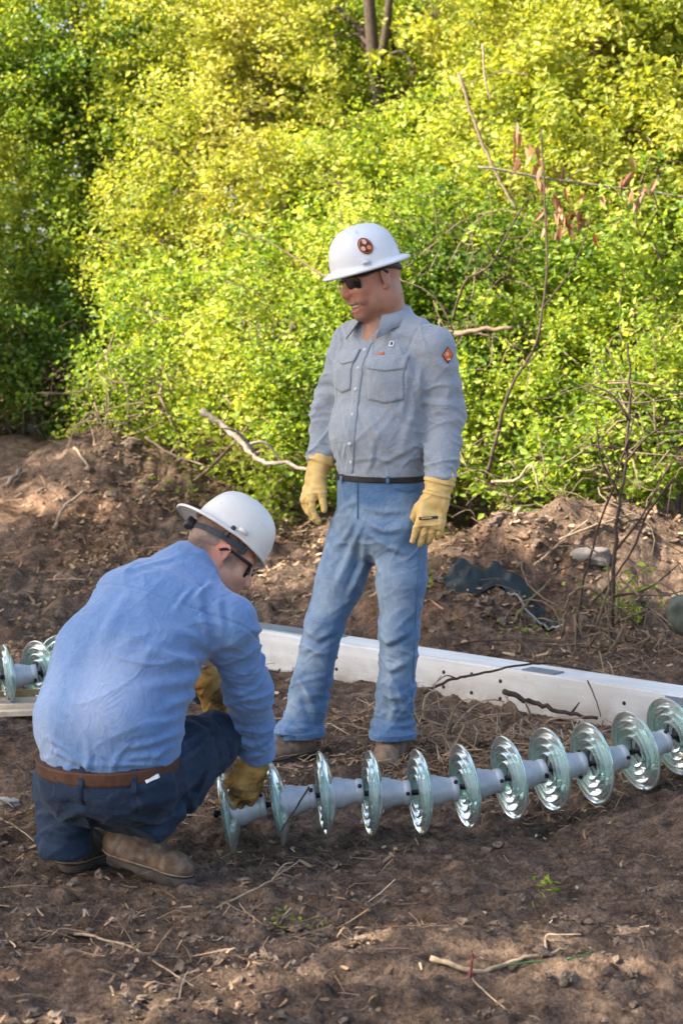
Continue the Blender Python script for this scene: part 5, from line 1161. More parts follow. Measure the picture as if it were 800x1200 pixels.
def limb(a, b, rng, n=7, bow=0.12):
    a, b = A(*a), A(*b); L = np.linalg.norm(b - a); o1, o2 = rng.normal(size=3) * L * bow, rng.normal(size=3) * L * bow * 0.5
    return [a + (b - a) * t + o1 * math.sin(math.pi * t) + o2 * math.sin(2 * math.pi * t) + A(0, 0, 1) * L * 0.08 * math.sin(math.pi * t) for t in np.linspace(0, 1, n)]
def plant(name, part, label, cat, lobes, mt, seed, base=None, trunk=None, group=None, twigs=14, stems=3, bark='stem', **kw):
    rng = np.random.default_rng(seed + 900); lobes = [(at(*l[:3]) if len(l) == 4 else A(*l[:3]), l[-1]) for l in lobes]
    m = np.mean([l[0] for l in lobes], 0)
    if base is None: base = A(m[0], m[1], hz(m[0], m[1]))
    root = thing(name, label, cat, base, group)
    cen = crown('crown', lobes, mt, root, seed, **kw)
    g = Geo()
    if trunk: g.tube(smooth_path(trunk[0], 5), np.interp(np.linspace(0, 1, (len(trunk[0]) - 1) * 5 + 1), np.linspace(0, 1, len(trunk[1])), trunk[1]), 9); tops = smooth_path(trunk[0], 5)
    for i, (c, cc) in enumerate(cen):
        if trunk:
            st = min(tops, key=lambda q: abs(q[2] - (c[2] - 0.5 * np.linalg.norm((q - c)[:2]))))
            pth = limb(st, c, rng); r0 = min(0.05, trunk[1][-1] * 1.1); g.tube(pth, np.linspace(r0, 0.014, len(pth)), 6)
        else:
            for s in range(stems):
                b0 = base + A(rng.normal() * 0.18, rng.normal() * 0.12, -0.05); b0[2] = hz(b0[0], b0[1]) - 0.04
                pth = limb(b0, c + rng.normal(size=3) * 0.15, rng, 8); g.tube(pth, np.linspace(rng.uniform(.010, .020), 0.006, len(pth)), 5)
        for j in rng.choice(len(cc), min(twigs, len(cc)), replace=False):
            pth = limb(c + rng.normal(size=3) * 0.12, cc[j] + (cc[j] - c) * 0.15, rng, 5, 0.1); g.tube(pth, np.linspace(0.008, 0.003, 5), 4)
    g.build(part, M[bark], root); return root

# ------------------------------------------------------------------ shrubs and trees behind the clearing
BB = 'bushes along the back of the clearing'
plant('bush', 'stems', 'dense sunlit yellow-green bush behind the squatting worker, with a grey fallen branch at its foot', 'bush',
      [(165, 470, 12.5, .42), (235, 420, 12.2, .60), (315, 500, 11.6, .46), (325, 390, 12.0, .58), (190, 380, 12.9, .50), (255, 530, 11.9, .36), (330, 570, 11.2, .25)], M['leaf'], 1, group=BB, tint=0.62)
plant('bush', 'stems', 'bright green bush right behind the standing worker', 'bush',
      [(400, 320, 11.9, .58), (455, 430, 11.5, .56), (375, 460, 11.4, .46), (500, 300, 11.9, .52), (420, 545, 11.0, .32), (510, 500, 11.0, .38)], M['leaf'], 2, group=BB, tint=0.48)
plant('bush', 'stems', 'tangled green bush above the earth mound with the dark tarp', 'bush',
      [(570, 330, 11.6, .56), (610, 450, 11.1, .54), (565, 520, 10.8, .38), (665, 370, 11.6, .58), (640, 540, 10.5, .30)], M['leaf'], 3, group=BB, tint=0.50)
plant('bush', 'stems', 'leafy bush behind the bare upright sapling', 'bush',
      [(725, 430, 10.9, .52), (785, 340, 11.0, .55), (770, 500, 10.4, .42), (710, 540, 10.2, .28), (820, 440, 10.6, .5)], M['leaf'], 4, group=BB, tint=0.45)
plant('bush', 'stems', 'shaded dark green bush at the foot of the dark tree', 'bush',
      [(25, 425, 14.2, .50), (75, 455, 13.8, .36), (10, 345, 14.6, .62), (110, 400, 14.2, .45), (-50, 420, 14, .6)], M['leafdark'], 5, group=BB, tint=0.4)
def tp(*q): return [at(*p) for p in q]
plant('broadleaf_tree', 'trunk', 'dark green tree with black forking limbs beside the shaded bush', 'tree',
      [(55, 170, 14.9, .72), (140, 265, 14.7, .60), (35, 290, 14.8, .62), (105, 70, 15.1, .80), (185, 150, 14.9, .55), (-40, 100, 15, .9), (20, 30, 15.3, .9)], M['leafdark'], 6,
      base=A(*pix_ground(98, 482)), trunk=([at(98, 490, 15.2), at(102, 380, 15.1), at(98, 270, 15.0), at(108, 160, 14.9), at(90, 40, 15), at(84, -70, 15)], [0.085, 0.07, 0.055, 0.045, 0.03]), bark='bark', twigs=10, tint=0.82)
plant('tall_bush', 'stems', 'tall pale yellow-green thicket behind the sunlit bush', 'bush',
      [(245, 215, 13.8, .74), (300, 110, 14.4, .85), (340, 250, 13.3, .62), (215, 60, 14.8, .85), (300, 0, 15, .9), (200, 300, 13.6, .5)], M['leafpale'], 7, group=BB, tint=0.5, per=5800)
plant('forked_tree', 'trunk', 'grey forked tree trunk standing far back with sparse leaves', 'tree',
      [(400, 30, 16, .6), (480, 20, 16.4, .6), (440, -40, 16.2, .8)], M['leaf'], 8, base=A(at(445, 200, 14.2)[0], 14.2, hz(0.3, 14.2)),
      trunk=([at(447, 330, 14.2), at(446, 200, 14.2), at(443, 120, 14.2), at(437, 60, 14.2), at(431, -20, 14.2), at(428, -80, 14.2)], [0.06, 0.055, 0.05, 0.042, 0.036]), bark='bark', per=1700, twigs=5)
g_ = Geo(); pth = smooth_path(tp((439, 90, 14.2), (450, 50, 14.15), (456, 0, 14.1), (460, -60, 14.1)), 5); g_.tube(pth, np.linspace(.036, .022, len(pth)), 8)
for a in (((447, 70, 14.2), (470, 60, 14.0), (487, 82, 13.9)), ((437, 60, 14.2), (420, 40, 14.3), (405, 45, 14.3))):
    pth = smooth_path(tp(*a), 5); g_.tube(pth, np.linspace(.018, .006, len(pth)), 6)
g_.build('limb', M['bark'], bpy.data.objects['forked_tree'])
plant('tall_bush', 'stems', 'broad bright thicket between the forked tree and the bush behind the standing worker', 'bush',
      [(450, 225, 13.6, .60), (545, 160, 14.2, .60), (385, 150, 14.8, .62), (400, 235, 13.4, .5), (560, 230, 13.2, .6), (520, 40, 15, .85), (380, 50, 15.4, .7)], M['leaf'], 9, group=BB, tint=0.66)
plant('catkin_tree', 'trunk', 'pale tree with long drooping leaves above the withered branch', 'tree',
      [(650, 150, 13.0, .66), (735, 80, 13.0, .80), (625, 50, 14.0, .80), (795, 190, 12.3, .66), (705, 250, 12.2, .55), (790, 0, 13, .9), (690, -30, 13.6, .8), (620, 240, 12.3, .5)], M['leafpale'], 10,
      base=A(at(700, 560, 12.6)[0], 12.6, hz(1.6, 12.6)), trunk=([at(716, 560, 12.6), at(705, 400, 12.7), at(712, 250, 12.7), at(700, 100, 12.9), at(705, -60, 13)], [0.05, 0.045, 0.035, 0.025]), twigs=10, tint=0.42, elong=0.5, droop=0.25, size=(.034, .062))
# far woodland: one mass of leaves
rw = np.random.default_rng(77)
woods = [((rw.uniform(-7, 7), rw.uniform(17.0, 21), rw.uniform(0.8, 7.5)), rw.uniform(.8, 1.5)) for _ in range(46)]
crown('woodland', woods, M['leaf'], None, 55, per=520, size=(.12, .20), spread=0.2, cl=30, tint=0.5, shell=0.3)
props(bpy.data.objects['woodland'], 'mass of distant green foliage filling the gaps between the trees', None, None, 'stuff')
# unseen trees added on the sun side, crown lobes set to shade the clearing
def unseen_shade_tree(label, base, tgt, t, r, seed, per):
    lobes = [tuple(A(*q) + np.array(SUN) * (t + 0.25 * ((i * 37) % 7 - 3))) + (r,) for i, q in enumerate(tgt)]
    c = np.mean([l[:3] for l in lobes], 0); rng = np.random.default_rng(seed)
    root = thing('unseen_shade_tree', label, 'tree', base)
    cen = crown('crown', [(l[:3], l[3]) for l in lobes], M['leafdark'], root, seed, per=per, size=(.11, .17), spread=0.16, cl=26, tint=0.5, shell=0.15)
    g = Geo(); pth = smooth_path([base, base + A(.1, 0, 1.8), A(base[0], base[1], c[2] * .55), c], 5); g.tube(pth, np.linspace(.17, .06, len(pth)), 10)
    for cc, _ in cen:
        p = limb(pth[8], cc, rng); g.tube(p, np.linspace(.05, .015, len(p)), 6)
    g.build('trunk', M['bark'], root)
tg = [(x, y, 0.9) for x in (-1.9, -1.0, -0.1, 0.8, 1.7) for y in (5.35, 6.3, 7.2)] + [(-0.9, 5.0, 0.4), (1.2, 8.0, .5), (0.2, 8.1, .4), (-1.2, 8.0, 0.3), (-2.4, 8.6, .3), (0.0, 6.2, 1.6), (0.2, 6.8, 1.9), (2.2, 6.6, 0.3), (2.0, 7.6, 0.3)]
tg += [(-1.7, 9.2, .3), (-0.6, 9.0, .3), (0.4, 8.9, .3), (-2.2, 10.4, .4), (-1.0, 10.9, .4), (-2.3, 12.0, .6)]
sparse = [(-.8, 4.25, 0), (.7, 4.1, 0)]
unseen_shade_tree('unseen tall dark tree added left of the clearing casting shade over both workers', A(-8.0, 4.6, hz(-8.0, 4.6)), tg, 10.0, 0.76, 81, 620)
unseen_shade_tree('unseen slender tree added left of the photographer dappling the near soil', A(-8.0, 1.4, hz(-8.0, 1.4)), sparse, 10.5, 0.55, 83, 330)  # out of view, added to break up sun on the near ground
unseen_shade_tree('tall dark tree shading the bush at the clearing\'s far corner', A(-7.9, 12.6, hz(-7.9, 12.6)), [(-2.6, 13.6, .7), (-2.0, 13.4, 0.5), (-2.9, 12.8, .6), (-1.9, 14.4, 1.0), (-2.6, 14.6, 1.6)], 7.0, 0.6, 82, 700)  # out of view, added to keep sun off the far-left bush
print('foliage', round(time.time() - T0, 1))
# ------------------------------------------------------------------ litter on the ground (too many and too small to count)
def scatter(n, seed, zones):
    """zones: (x, y, rx, ry, weight)"""
    rng = np.random.default_rng(seed); wts = np.array([z[4] for z in zones], float); k = rng.choice(len(zones), n, p=wts / wts.sum()); Z = np.array(zones, float)[k]
    x = Z[:, 0] + rng.normal(size=n) * Z[:, 2]; y = Z[:, 1] + rng.normal(size=n) * Z[:, 3]
    ok = (vnoise(np.stack([x * 3.1, y * 4.2, 0 * x], 1), 33) + 0.35 * rng.normal(size=n) > -0.05) & (y > 3.5) & (y < 14) & (np.abs(x) < 0.22 * y + 0.6); return x[ok], y[ok], rng
def surf(x, y):
    P = np.stack([x, y, 0 * x], 1); return H(x, y) + fine(P)
def litter(n, seed, zones, name, label, ln, wd, mt, lift=0.006, tilt=0.35):
    x, y, rng = scatter(n, seed, zones); n = len(x); z = surf(x, y) + lift * rng.random(n)
    an = rng.uniform(0, 6.283, n); ax = np.stack([np.cos(an), np.sin(an), rng.normal(size=n) * tilt], 1); ax /= np.linalg.norm(ax, axis=1)[:, None]
    up = np.stack([rng.normal(size=n) * .4, rng.normal(size=n) * .4, np.ones(n)], 1); b = np.cross(up, ax); b /= np.linalg.norm(b, axis=1)[:, None]; nn = np.cross(ax, b)
    l = rng.uniform(*ln, n)[:, None] * (0.5 + rng.random(n)[:, None]); w_ = rng.uniform(*wd, n)[:, None]; c = np.stack([x, y, z], 1) + A(0, 0, 1) * np.abs(ax[:, 2:3]) * l * .3
    V = np.empty((n, 8, 3), np.float32); bend = rng.normal(size=(n, 1)) * l * .12
    for i, t in enumerate((-.5, -.1, .3, .5)):
        q = c + ax * l * t + nn * bend * (1 - 4 * t * t) + b * bend * (1 - 4 * t * t) * .8; ww = w_ * (1, 1, .8, .35)[i]
        V[:, i] = q + b * ww; V[:, 4 + i] = q - b * ww + nn * ww * .5
    k = (np.arange(n) * 8)[:, None]; f = np.concatenate([k + np.array([i, i + 1, i + 5, i + 4]) for i in range(3)])
    T = np.clip(rng.normal(size=n) * .25 + .45, 0, 1)
    o = mobj(name, V.reshape(-1, 3), f, mt, None, False, {'tint': np.repeat(T, 8)}); return props(o, label, None, None, 'stuff')
ZM = [(0.42, 6.75, .35, .35, 5), (-0.1, 6.5, .5, .4, 2), (0.8, 6.5, .45, .3, 3), (1.2, 7.9, .6, .25, 3), (0.1, 5.95, .7, .25, 2.5), (-0.6, 5.6, .6, .5, 1.2), (0, 4.8, 1.1, .7, 1.2), (-.4, 4.6, .5, .3, 1), (-1.0, 10.5, .9, 1.0, 4.0), (0.9, 9.4, .8, .5, 2.5), (-1.2, 8, .9, .8, .8), (0.3, 9.0, .8, .6, 1.2), (-0.6, 11.2, .7, .6, 4), (0.3, 10.2, .8, .5, 2)]
litter(22000, 5, ZM, 'wood_chips', 'tan wood chips and dry leaf scraps strewn over the soil', (.012, .035), (.0020, .0055), M['straw'])
litter(9000, 15, [(-.9, 10.5, .6, .5, 3), (-.5, 11.0, .5, .4, 3), (-1.5, 9.8, .6, .6, 1.5), (-1.3, 8.3, .6, .6, 1.5), (.3, 10.3, .6, .4, 1.5), (1.0, 9.2, .7, .4, 2)], 'leaf_scraps', 'dry tan leaf scraps lying on the bank below the bushes', (.02, .05), (.004, .010), M['straw'], 0.012, 0.4)
litter(8000, 6, ZM, 'dry_stalks', 'thin dry stalks and straw tangled on the soil', (.05, .14), (.0010, .0022), M['straw'], 0.015, 0.22)
litter(2500, 8, [(0.42, 6.80, .30, .22, 3), (0.85, 6.6, .35, .22, 2), (1.25, 7.75, .5, .2, 1.5), (-.8, 10.6, .8, .7, 2)], 'dry_brush', 'tan brush and stalks heaped in front of the beam', (.08, .20), (.0018, .0035), M['straw'], 0.05, 0.30)
def clods(n, seed, zones, size):
    x, y, rng = scatter(n, seed, zones); n = len(x)
    bm = bmesh.new(); bmesh.ops.create_icosphere(bm, subdivisions=2, radius=1); base = np.array([v.co[:] for v in bm.verts]); fc = np.array([[v.index for v in f.verts] for f in bm.faces]); bm.free()
    s = size[0] * (size[1] / size[0]) ** (rng.random(n) ** 2.6); z = surf(x, y) + s * .12
    V = np.empty((n, len(base), 3), np.float32); off = rng.uniform(0, 90, (n, 3))
    for i in range(n): V[i] = base
    q = (base[None] * 1.25 + off[:, None]).reshape(-1, 3); d = 1 + 0.75 * vnoise(q, 3).reshape(n, -1) + 0.55 * vnoise(q * 2.6, 4).reshape(n, -1)
    V *= d[..., None]; an = rng.uniform(0, 6.28, n); c_, s_ = np.cos(an)[:, None], np.sin(an)[:, None]; sc = np.stack([rng.uniform(.8, 1.3, n), rng.uniform(.7, 1.1, n), rng.uniform(.5, .85, n)], 1)
    V = V * sc[:, None]; X = V[..., 0] * c_ - V[..., 1] * s_; Y = V[..., 0] * s_ + V[..., 1] * c_; V[..., 0] = X; V[..., 1] = Y
    V = V * s[:, None, None] + np.stack([x, y, z], 1)[:, None]; f = (np.arange(n) * len(base))[:, None, None] + fc[None]
    return V.reshape(-1, 3), f.reshape(-1, 3)
ZC = [(0, 4.5, .9, .5, 4), (-.5, 4.2, .5, .25, 2), (.6, 4.9, .7, .4, 2.5), (-.2, 5.6, .9, .5, 1.2), (-1.1, 7.5, .8, 1.0, 1.2), (.95, 9.4, .6, .35, 1.5), (-1.4, 11.8, .5, .4, 1.2), (.5, 8.8, .5, .35, 1), (0.4, 7.6, 1.2, .8, 1)]
v_, f_ = clods(6500, 9, ZC, (.003, .016)); props(mobj('soil_clods', v_, f_, M['clod'], None, False), 'crumbled brown clods of earth scattered over the ground', None, None, 'stuff')

v_, f_ = clods(520, 19, [(.95, 9.35, .55, .3, 3), (.5, 8.85, .35, .25, 2), (-1.4, 11.8, .45, .4, 2), (1.7, 9.3, .5, .4, 1.5), (-.8, 10.8, .9, .6, 1.2)], (.008, .045)); props(mobj('earth_lumps', v_, f_, M['clod'], None, False), 'larger lumps of broken earth on the mounds', None, None, 'stuff')

# ------------------------------------------------------------------ sticks, branches and other single pieces
def stick(name, pix, r, mt, label, cat='stick', Y=None, lift=0.0, seed=0, side=(), parts='twig', rough=True, group=None):
    """pix: photo points; on the ground when Y is None, else at depth(s) Y"""
    rng = np.random.default_rng(seed + 300); n = len(pix); lift = lift if hasattr(lift, '__len__') else [lift] * n
    rr = r[0] if hasattr(r, '__len__') else r; r1 = r[1] if hasattr(r, '__len__') else r * 0.45
    if Y is None: P = [pix_ground(x, y, lift[i]) + A(0, 0, lift[i] + rr * 0.6) for i, (x, y) in enumerate(pix)]
    else: Ya = Y if hasattr(Y, '__len__') else [Y] * n; P = [at(x, y, Ya[i]) for i, (x, y) in enumerate(pix)]
    pth = smooth_path(P, 6)
    if rough: pth = [p + rng.normal(size=3) * rr * 0.28 for p in pth]
    g = Geo(); g.tube(pth, np.linspace(rr, r1, len(pth)), 7)
    o = g.build(name, M[mt]); props(o, label, cat, group)
    for k, (a, pts) in enumerate(side):                   # side twigs: start fraction, pixel offsets from there
        i0 = int(a * (len(pth) - 1)); s = pth[i0]; sc = s[1] / FPX; q = [s] + [s + A(dx * sc, rng.normal() * 0.03, -dy * sc) for dx, dy in pts]
        q = smooth_path(q, 4); Geo().tube(q, np.linspace(rr * 0.6, rr * 0.22, len(q)), 5).build(parts, M[mt], o)
    return o
stick('dry_stick', [(148, 1150), (190, 1105), (255, 1068), (310, 1040), (352, 1010)], (.0045, .002), 'drywood', 'long pale dry stem slanting across the soil in front of the boots', lift=[.004, .012, .015, .03, .06], side=[(.55, [(25, 8), (50, -4)]), (.8, [(14, -16), (26, -20)])], seed=1)
stick('dry_stick', [(88, 1098), (150, 1112), (185, 1135), (228, 1158)], (.004, .002), 'drywood', 'thin bent pale stalk crossing the long slanting stem', lift=.01, side=[(.4, [(-8, -18), (-20, -40)]), (.5, [(20, 6), (42, 2)])], seed=2)
stick('dark_root', [(0, 1112), (40, 1105), (95, 1098), (120, 1102)], (.006, .003), 'darkwood', 'dark root half buried beside the pale stalks', lift=.003, seed=3)
stick('dry_stick', [(505, 1128), (560, 1142), (600, 1135), (640, 1122), (665, 1118)], (.007, .003), 'drywood', 'curved brown twig lying along the green line', lift=.012, side=[(.75, [(2, -14), (16, -22), (40, -28)])], seed=4)
stick('green_line', [(585, 1138), (625, 1130), (665, 1126), (695, 1117)], (.0022, .0016), 'greenwire', 'thin bright green line lying on the soil', 'line', lift=.010, seed=5, rough=False)
stick('red_stem', [(549, 1156), (552, 1140), (553, 1126)], (.0045, .0025), 'redstem', 'short red stem poking up out of the soil beside the green line', 'stem', lift=[0, .03, .065], seed=6)
stick('dry_stick', [(553, 1158), (572, 1172), (597, 1190)], (.0025, .0015), 'drywood', 'thin pale stalk running down from the red stem', lift=.006, seed=7)
stick('dark_twig', [(495, 812), (530, 796), (560, 790), (610, 779), (650, 778), (690, 786)], (.006, .003), 'darkwood', 'thin dark twig leaning over the white beam', 'twig', Y=[7.30, 7.34, 7.36, 7.36, 7.42, 7.5], side=[(.25, [(-14, -4), (-30, 8)]), (.5, [(20, -8)])], seed=8)
stick('dark_stick', [(592, 810), (625, 824), (655, 834), (700, 842)], (.011, .006), 'darkwood', 'stout broken dark stick sticking out of the brush heap', Y=[6.95, 6.9, 6.86, 6.8], side=[(.8, [(12, -10)])], seed=9)
stick('dark_twig', [(688, 798), (696, 815), (704, 840)], (.003, .002), 'darkwood', 'fine upright twig standing against the beam near its plate', 'twig', Y=[7.2, 7.15, 7.05], seed=10)
stick('dark_twig', [(362, 922), (345, 950), (322, 985)], (.0032, .0024), 'darkwood', 'thin dark twig leaning on the glass discs by the gloved hand', 'twig', Y=[5.47, 5.46, 5.44], seed=11)
stick('fallen_branch', [(236, 482), (265, 502), (285, 520), (303, 540), (335, 543), (372, 556)], (0.0187, 0.0094), 'greywood', 'grey fallen branch lying at the foot of the sunlit bush', 'branch', Y=[11.1, 10.95, 10.8, 10.65, 10.5, 10.4], side=[(.55, [(-20, -26), (-40, -32)]), (.45, [(22, -4), (38, 12), (46, 26)])], parts='fork', seed=12)
stick('dry_stick', [(170, 512), (200, 532), (240, 545)], (0.0079, 0.0050), 'drywood', 'pale dry stick on the bank below the fallen branch', Y=[11.0, 10.9, 10.8], seed=13)
stick('broken_stick', [(64, 622), (74, 598), (98, 577)], (0.0115, 0.0072), 'drywood', 'short broken forked stick standing up on the bare slope', seed=14, lift=[0, .06, .12], side=[(.6, [(14, 2)])])
stick('broken_stick', [(8, 575), (25, 552)], (0.0158, 0.0130), 'greywood', 'thick grey stub lying on the bare slope', seed=15, lift=.02)
stick('broken_stick', [(88, 525), (103, 548)], (0.0094, 0.0072), 'drywood', 'short tan stub on the earth mound beneath the tree', seed=16, lift=.02)
stick('bare_stick', [(537, 86), (558, 150), (582, 205), (604, 246)], (0.0101, 0.0072), 'stem', 'leafless stick slanting through the bushes above the standing worker', Y=[11.0, 10.9, 10.8, 10.7], seed=17)
stick('bare_stick', [(565, 50), (568, 90), (575, 118)], (0.0072, 0.0043), 'drywood', 'thin pale curved shoot above the slanting stick', Y=11.0, seed=18)
stick('bare_branch', [(530, 375), (545, 330), (575, 310), (600, 262), (620, 230)], (0.0086, 0.0036), 'darkwood', 'dark arching branch curving up out of the tangled bush', 'branch', Y=[10.6, 10.5, 10.4, 10.4, 10.4], side=[(.45, [(30, 30), (42, 62)]), (.55, [(-16, -30), (-20, -55)])], parts='fork', seed=19)
stick('bare_branch', [(532, 392), (565, 386), (602, 384)], (0.0144, 0.0101), 'stem', 'stout brown branch end poking out beside the orange sleeve badge', 'branch', Y=[10.3, 10.2, 10.15], seed=20)
stick('bare_branch', [(570, 560), (585, 500), (600, 450), (628, 400), (640, 320), (638, 240), (634, 150)], (0.0101, 0.0043), 'darkwood', 'tall bare stem rising in front of the tangled bush', 'branch', Y=[10.3, 10.25, 10.2, 10.2, 10.3, 10.4, 10.5], side=[(.4, [(22, -24), (40, -40)]), (.6, [(30, -40), (48, -80), (55, -110)])], parts='fork', seed=21)
# bare sapling and arching vines by the right-hand mound
stick('bare_sapling', [(716, 765), (717, 700), (722, 620), (733, 540), (738, 470), (735, 400)], (0.0115, 0.0043), 'darkwood', 'bare upright sapling rooted behind the right end of the beam', 'sapling', Y=[8.55, 8.55, 8.58, 8.6, 8.62, 8.65],
      side=[(.35, [(30, -40), (60, -90), (90, -130)]), (.5, [(-22, -40), (-30, -90)]), (.62, [(24, -30), (60, -50)]), (.75, [(-20, -30), (-50, -44)]), (.2, [(40, -10), (80, -40)])], parts='branch', seed=22)
stick('thin_stem', [(672, 760), (682, 690), (700, 620), (722, 560), (745, 480)], (0.0072, 0.0029), 'darkwood', 'thin slanting stem next to the bare sapling', 'stem', Y=[8.7, 8.7, 8.65, 8.6, 8.6], side=[(.4, [(-18, 10), (-60, 22), (-110, 10)]), (.6, [(20, -50)])], parts='branch', seed=23)
stick('arching_vine', [(660, 745), (665, 705), (682, 688), (705, 700), (716, 735), (745, 765)], (0.0072, 0.0043), 'stem', 'brown vine looping over the foot of the sapling', 'vine', Y=[8.5, 8.45, 8.4, 8.4, 8.4, 8.35], seed=24)
stick('arching_vine', [(600, 735), (612, 718), (640, 690), (655, 668)], (0.0072, 0.0036), 'stem', 'brown root sprawling below the dark tarp', 'vine', seed=25, lift=[0, .03, .04, .0], side=[(.5, [(12, -10), (16, -28)])])
stick('bare_branch', [(790, 560), (760, 600), (735, 655), (700, 700), (688, 715)], (0.0065, 0.0029), 'darkwood', 'dark leafless branch drooping across the sapling', 'branch', Y=[8.2, 8.3, 8.35, 8.4, 8.45], side=[(.3, [(-24, 4), (-40, 20)])], parts='fork', seed=26)
stick('dry_root', [(655, 640), (690, 628), (715, 612), (745, 602)], (0.0072, 0.0043), 'drywood', 'pale root running over the top of the earth mound', 'root', seed=27, lift=.03)
stick('dry_root', [(625, 670), (640, 655), (660, 640), (690, 612)], (0.0065, 0.0036), 'drywood', 'pale dry root hanging down the face of the earth mound', 'root', seed=28, lift=.035)
stick('dark_twig', [(530, 757), (570, 752), (640, 756), (700, 760), (760, 748)], (0.0050, 0.0029), 'darkwood', 'long dark twig lying along the back of the beam', 'twig', seed=29, lift=.02)
stick('bare_branch', [(575, 565), (605, 562), (622, 545), (632, 575)], (0.0079, 0.0043), 'drywood', 'pale hooked branch on the edge of the mound', 'branch', Y=[9.9, 9.85, 9.8, 9.75], seed=30)
stick('dry_stick', [(0, 962), (25, 975), (48, 995)], (0.0029, 0.0014), 'drywood', 'thin pale stalk beside the left boot of the squatting worker', lift=.008, seed=31)
# withered branch with hanging dead leaves
wb = stick('withered_branch', [(560, 195), (610, 203), (660, 212), (730, 220), (810, 232)], (.007, .005), 'greywood', 'withered branch hung with red-brown dead leaves', 'branch', Y=10.6, side=[(.3, [(20, 14), (40, 10)]), (.5, [(26, -16), (60, -22)]), (.7, [(30, 14)])], seed=32)
rng = np.random.default_rng(4); px = np.concatenate([rng.normal(628, 14, 16), rng.normal(665, 16, 34), rng.normal(735, 22, 16), rng.normal(610, 6, 6)]); py = np.concatenate([rng.normal(205, 14, 16), rng.normal(255, 16, 34), rng.normal(218, 10, 16), rng.normal(165, 12, 6)])
C = np.array([at(a, b, 10.55 + rng.normal() * .08) for a, b in zip(px, py)]); k = len(C)
V, f = leaf_geo(C, rng.uniform(.06, .11, k), np.zeros((k, 3)), rng, 0.32, 0.1, 2.6); V = V.reshape(k, 6, 3)
for i in range(k): mobj('dead_leaf', V[i], np.array([[0, 1, 2, 3], [0, 3, 4, 5]]), M['deadleaf'], wb, False, {'tint': np.full(6, rng.random())})
# hanging tassels of the pale tree, brush pile of roots at the far-left mound
def tangle(name, label, cat, box, n, r, mt, Y, seed, bow=0.35, parts='twig', ln=(30, 90)):
    rng = np.random.default_rng(seed); x0, y0, x1, y1 = box; root = thing(name, label, cat, at((x0 + x1) / 2, y1, Y))
    for i in range(n):
        a = at(rng.uniform(x0, x1), rng.uniform(y0, y1), Y + rng.normal() * .15); an = rng.uniform(0, 6.28); l = rng.uniform(*ln) / FPX * Y
        b = a + A(math.cos(an) * l, rng.normal() * .12, math.sin(an) * l * .7); 
        for q in (a, b): q[2] = max(q[2], hz(q[0], q[1]) + 0.005)
        p = limb(a, b, rng, 8, bow); g = Geo(); g.tube(p, np.linspace(rng.uniform(.5, 1) * r, r * .3, 8), 5); g.build(parts, M[mt], root)
tangle('root_tangle', 'tangle of brown roots and vines on the earth mound beside the sunlit bush', 'roots', (95, 425, 190, 520), 26, .008, 'stem', 11.9, 3, parts='root')
tangle('twig_tangle', 'tangle of dry twigs and vines at the foot of the bare sapling', 'twigs', (640, 690, 800, 770), 40, .006, 'stem', 8.35, 4)
tangle('brush_heap', 'heap of brown twigs in front of the white beam', 'twigs', (490, 835, 640, 885), 30, .006, 'drywood', 6.85, 5, 0.15)
tangle('twig_tangle', 'tangle of bare brown twigs inside the bush beside the standing worker', 'twigs', (480, 270, 600, 420), 34, .0055, 'stem', 11.1, 6, 0.2, ln=(40, 140))
tangle('twig_tangle', 'bare brown twigs low in the bush behind the bare sapling', 'twigs', (690, 440, 800, 620), 30, .0055, 'stem', 9.6, 7, 0.2, ln=(40, 150))
tangle('twig_tangle', 'dry stalks on the shady edge under the tangled bush', 'twigs', (520, 520, 700, 610), 26, .005, 'stem', 9.9, 8, 0.2, ln=(20, 80))
# dark torn tarp half buried in the mound
def tarp():
    a = pix_ground(590, 668); nu, nv = 36, 20; V = []
    corners = [at(520, 618, 9.02), at(572, 636, 9.12), at(600, 640, 9.1), at(652, 672, 8.98)]; top = smooth_path(corners, 12)
    for j in range(nv + 1):
        for i, p in enumerate(top):
            t = j / nv; wdt = 0.05 + 0.10 * (i / len(top)); q = p + A(0.02, -0.16, 0) * t
            q[2] = hz(q[0], q[1]) + 0.030 + 0.02 * math.sin(9 * t + i * .5) * (1 - t) + 0.03 * vnoise(np.array([[q[0] * 9, q[1] * 9, 3]]), 5)[0] + 0.022 * abs(vnoise(np.array([[q[0] * 27, q[1] * 34, 3]]), 6)[0]) - 0.02 * t; V.append(q)
    W = len(top); V = np.array(V); K = len(V); V2 = np.concatenate([V, V - A(0, 0, .004)]); f = []
    for j in range(nv):
        for i in range(W - 1): a = j * W + i; f += [(a, a + W, a + W + 1, a + 1), (a + K, a + 1 + K, a + W + 1 + K, a + W + K)]
    for i in range(W - 1): a = nv * W + i; f.append((a, a + K, a + K + 1, a + 1))
    o = mobj('tarp', V2, np.array(f), M['tarp']); props(o, 'dark green torn tarp half buried in the earth mound', 'tarp')
    Geo().tube([V[nv * W + i] + A(0, -.004, .004) for i in range(W // 2, W)], 0.006, 5).build('torn_edge', M['tarp_edge'], o)
tarp()
def rock(name, label, cat, c, r, mt, seed):
    bm = bmesh.new(); bmesh.ops.create_icosphere(bm, subdivisions=4, radius=1); B = np.array([v.co[:] for v in bm.verts]); f = np.array([[v.index for v in q.verts] for q in bm.faces]); bm.free()
    B = np.sign(B) * np.abs(B) ** 0.72; d = 1 + .22 * vnoise(B * 1.3 + seed * 7, seed) + .07 * fbm(B * 4 + seed, seed, 3); B = B * d[:, None] * A(*r) + A(*c)
    return props(mobj(name, B, f, mt), label, cat)
c = pix_ground(690, 662); rock('rock', 'grey stone set in the face of the earth mound', 'rock', c + A(0, .02, .02), (.10, .07, .05), M['rock'], 1)
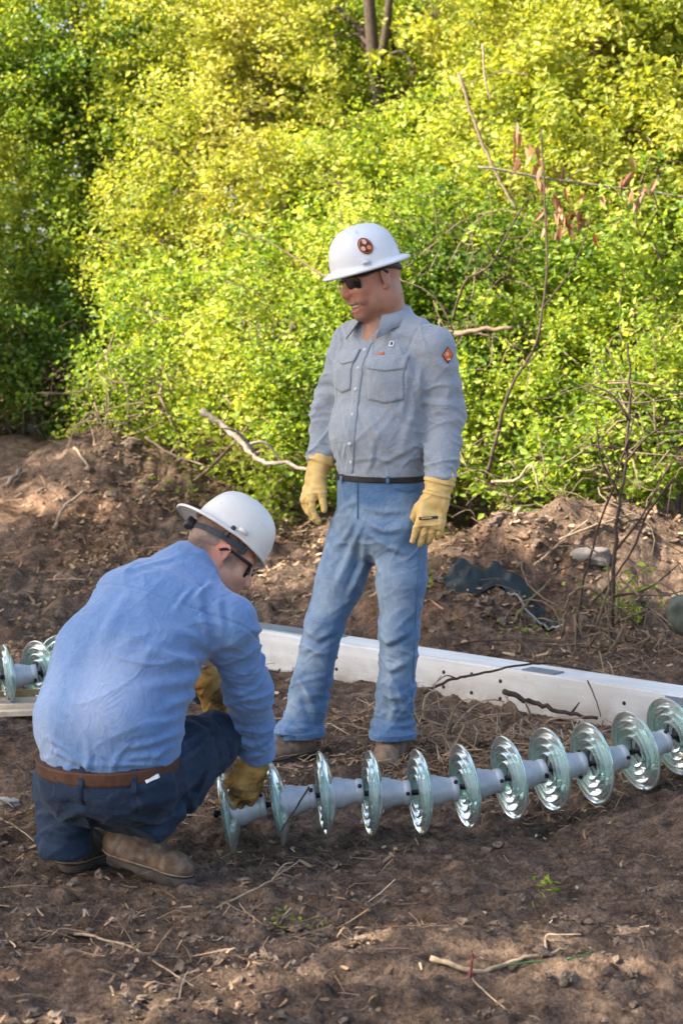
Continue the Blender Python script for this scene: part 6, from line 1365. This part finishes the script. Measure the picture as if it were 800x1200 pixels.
c = pix_ground(36, 505); rock('rock', 'small dark stone on the shaded slope below the dark tree', 'rock', c + A(0, 0, .02), (.06, .05, .04), M['rock'], 2)
c = pix_ground(8, 945); rock('rock', 'pale lump of dry earth beside the squatting worker', 'clod', c + A(.0, 0, .008), (.045, .03, .018), M['tarp_edge'], 3)
rock('stone_block', 'dark grey-green block at the foot of the twigs beside the sapling', 'block', at(806, 722, 8.3), (.085, .07, .085), M['darkgrey'], 4)
# low green weeds
def weed(label, px, py, n, size, seed, h=0.10, mt='leaf', spread=.06):
    rng = np.random.default_rng(seed); b = pix_ground(px, py); root = thing('weed', label, 'weed', b); g = Geo(); C = []
    for i in range(max(3, n // 6)):
        tip = b + A(rng.normal() * spread, rng.normal() * spread, h * rng.uniform(.5, 1.2)); p = limb(b - A(0, 0, .01), tip, rng, 5); g.tube(p, np.linspace(.002, .001, 5), 4)
        C += [p[k] + rng.normal(size=3) * .012 for k in rng.integers(1, 5, 6)]
    g.build('stem', M['stem'], root); C = np.array(C); V, f = leaf_geo(C, rng.uniform(*size, len(C)), np.zeros((len(C), 3)), rng, .5)
    mobj('foliage', V, f, M[mt], root, False, {'tint': np.repeat(np.clip(rng.normal(.5, .2, len(C)), 0, 1), 6)})
weed('small green weed on the trampled soil in front of the glass discs', 325, 1088, 50, (.010, .022), 1, .03)
weed('tiny bright green sprout among the clods', 640, 1062, 14, (.02, .035), 2, .06, spread=.02)
weed('low green weeds around the foot of the sapling', 745, 735, 120, (.025, .05), 3, .22, spread=.16)
weed('green seedling growing beside the standing worker\'s jeans', 503, 692, 20, (.02, .035), 4, .10)
weed('low leafy weed beneath the dark tarp', 620, 745, 60, (.015, .03), 5, .08, spread=.15)
weed('leafy seedlings beside the gloved right hand of the standing worker', 316, 590, 80, (.025, .045), 6, .20, spread=.2)
weed('yellow-green sprout on the mound edge behind the yellow glove', 560, 568, 40, (.03, .05), 7, .2, spread=.08)
weed('green weeds growing over the left part of the bank', 225, 585, 70, (.02, .04), 8, .12, spread=.25)
print('litter', round(time.time() - T0, 1))
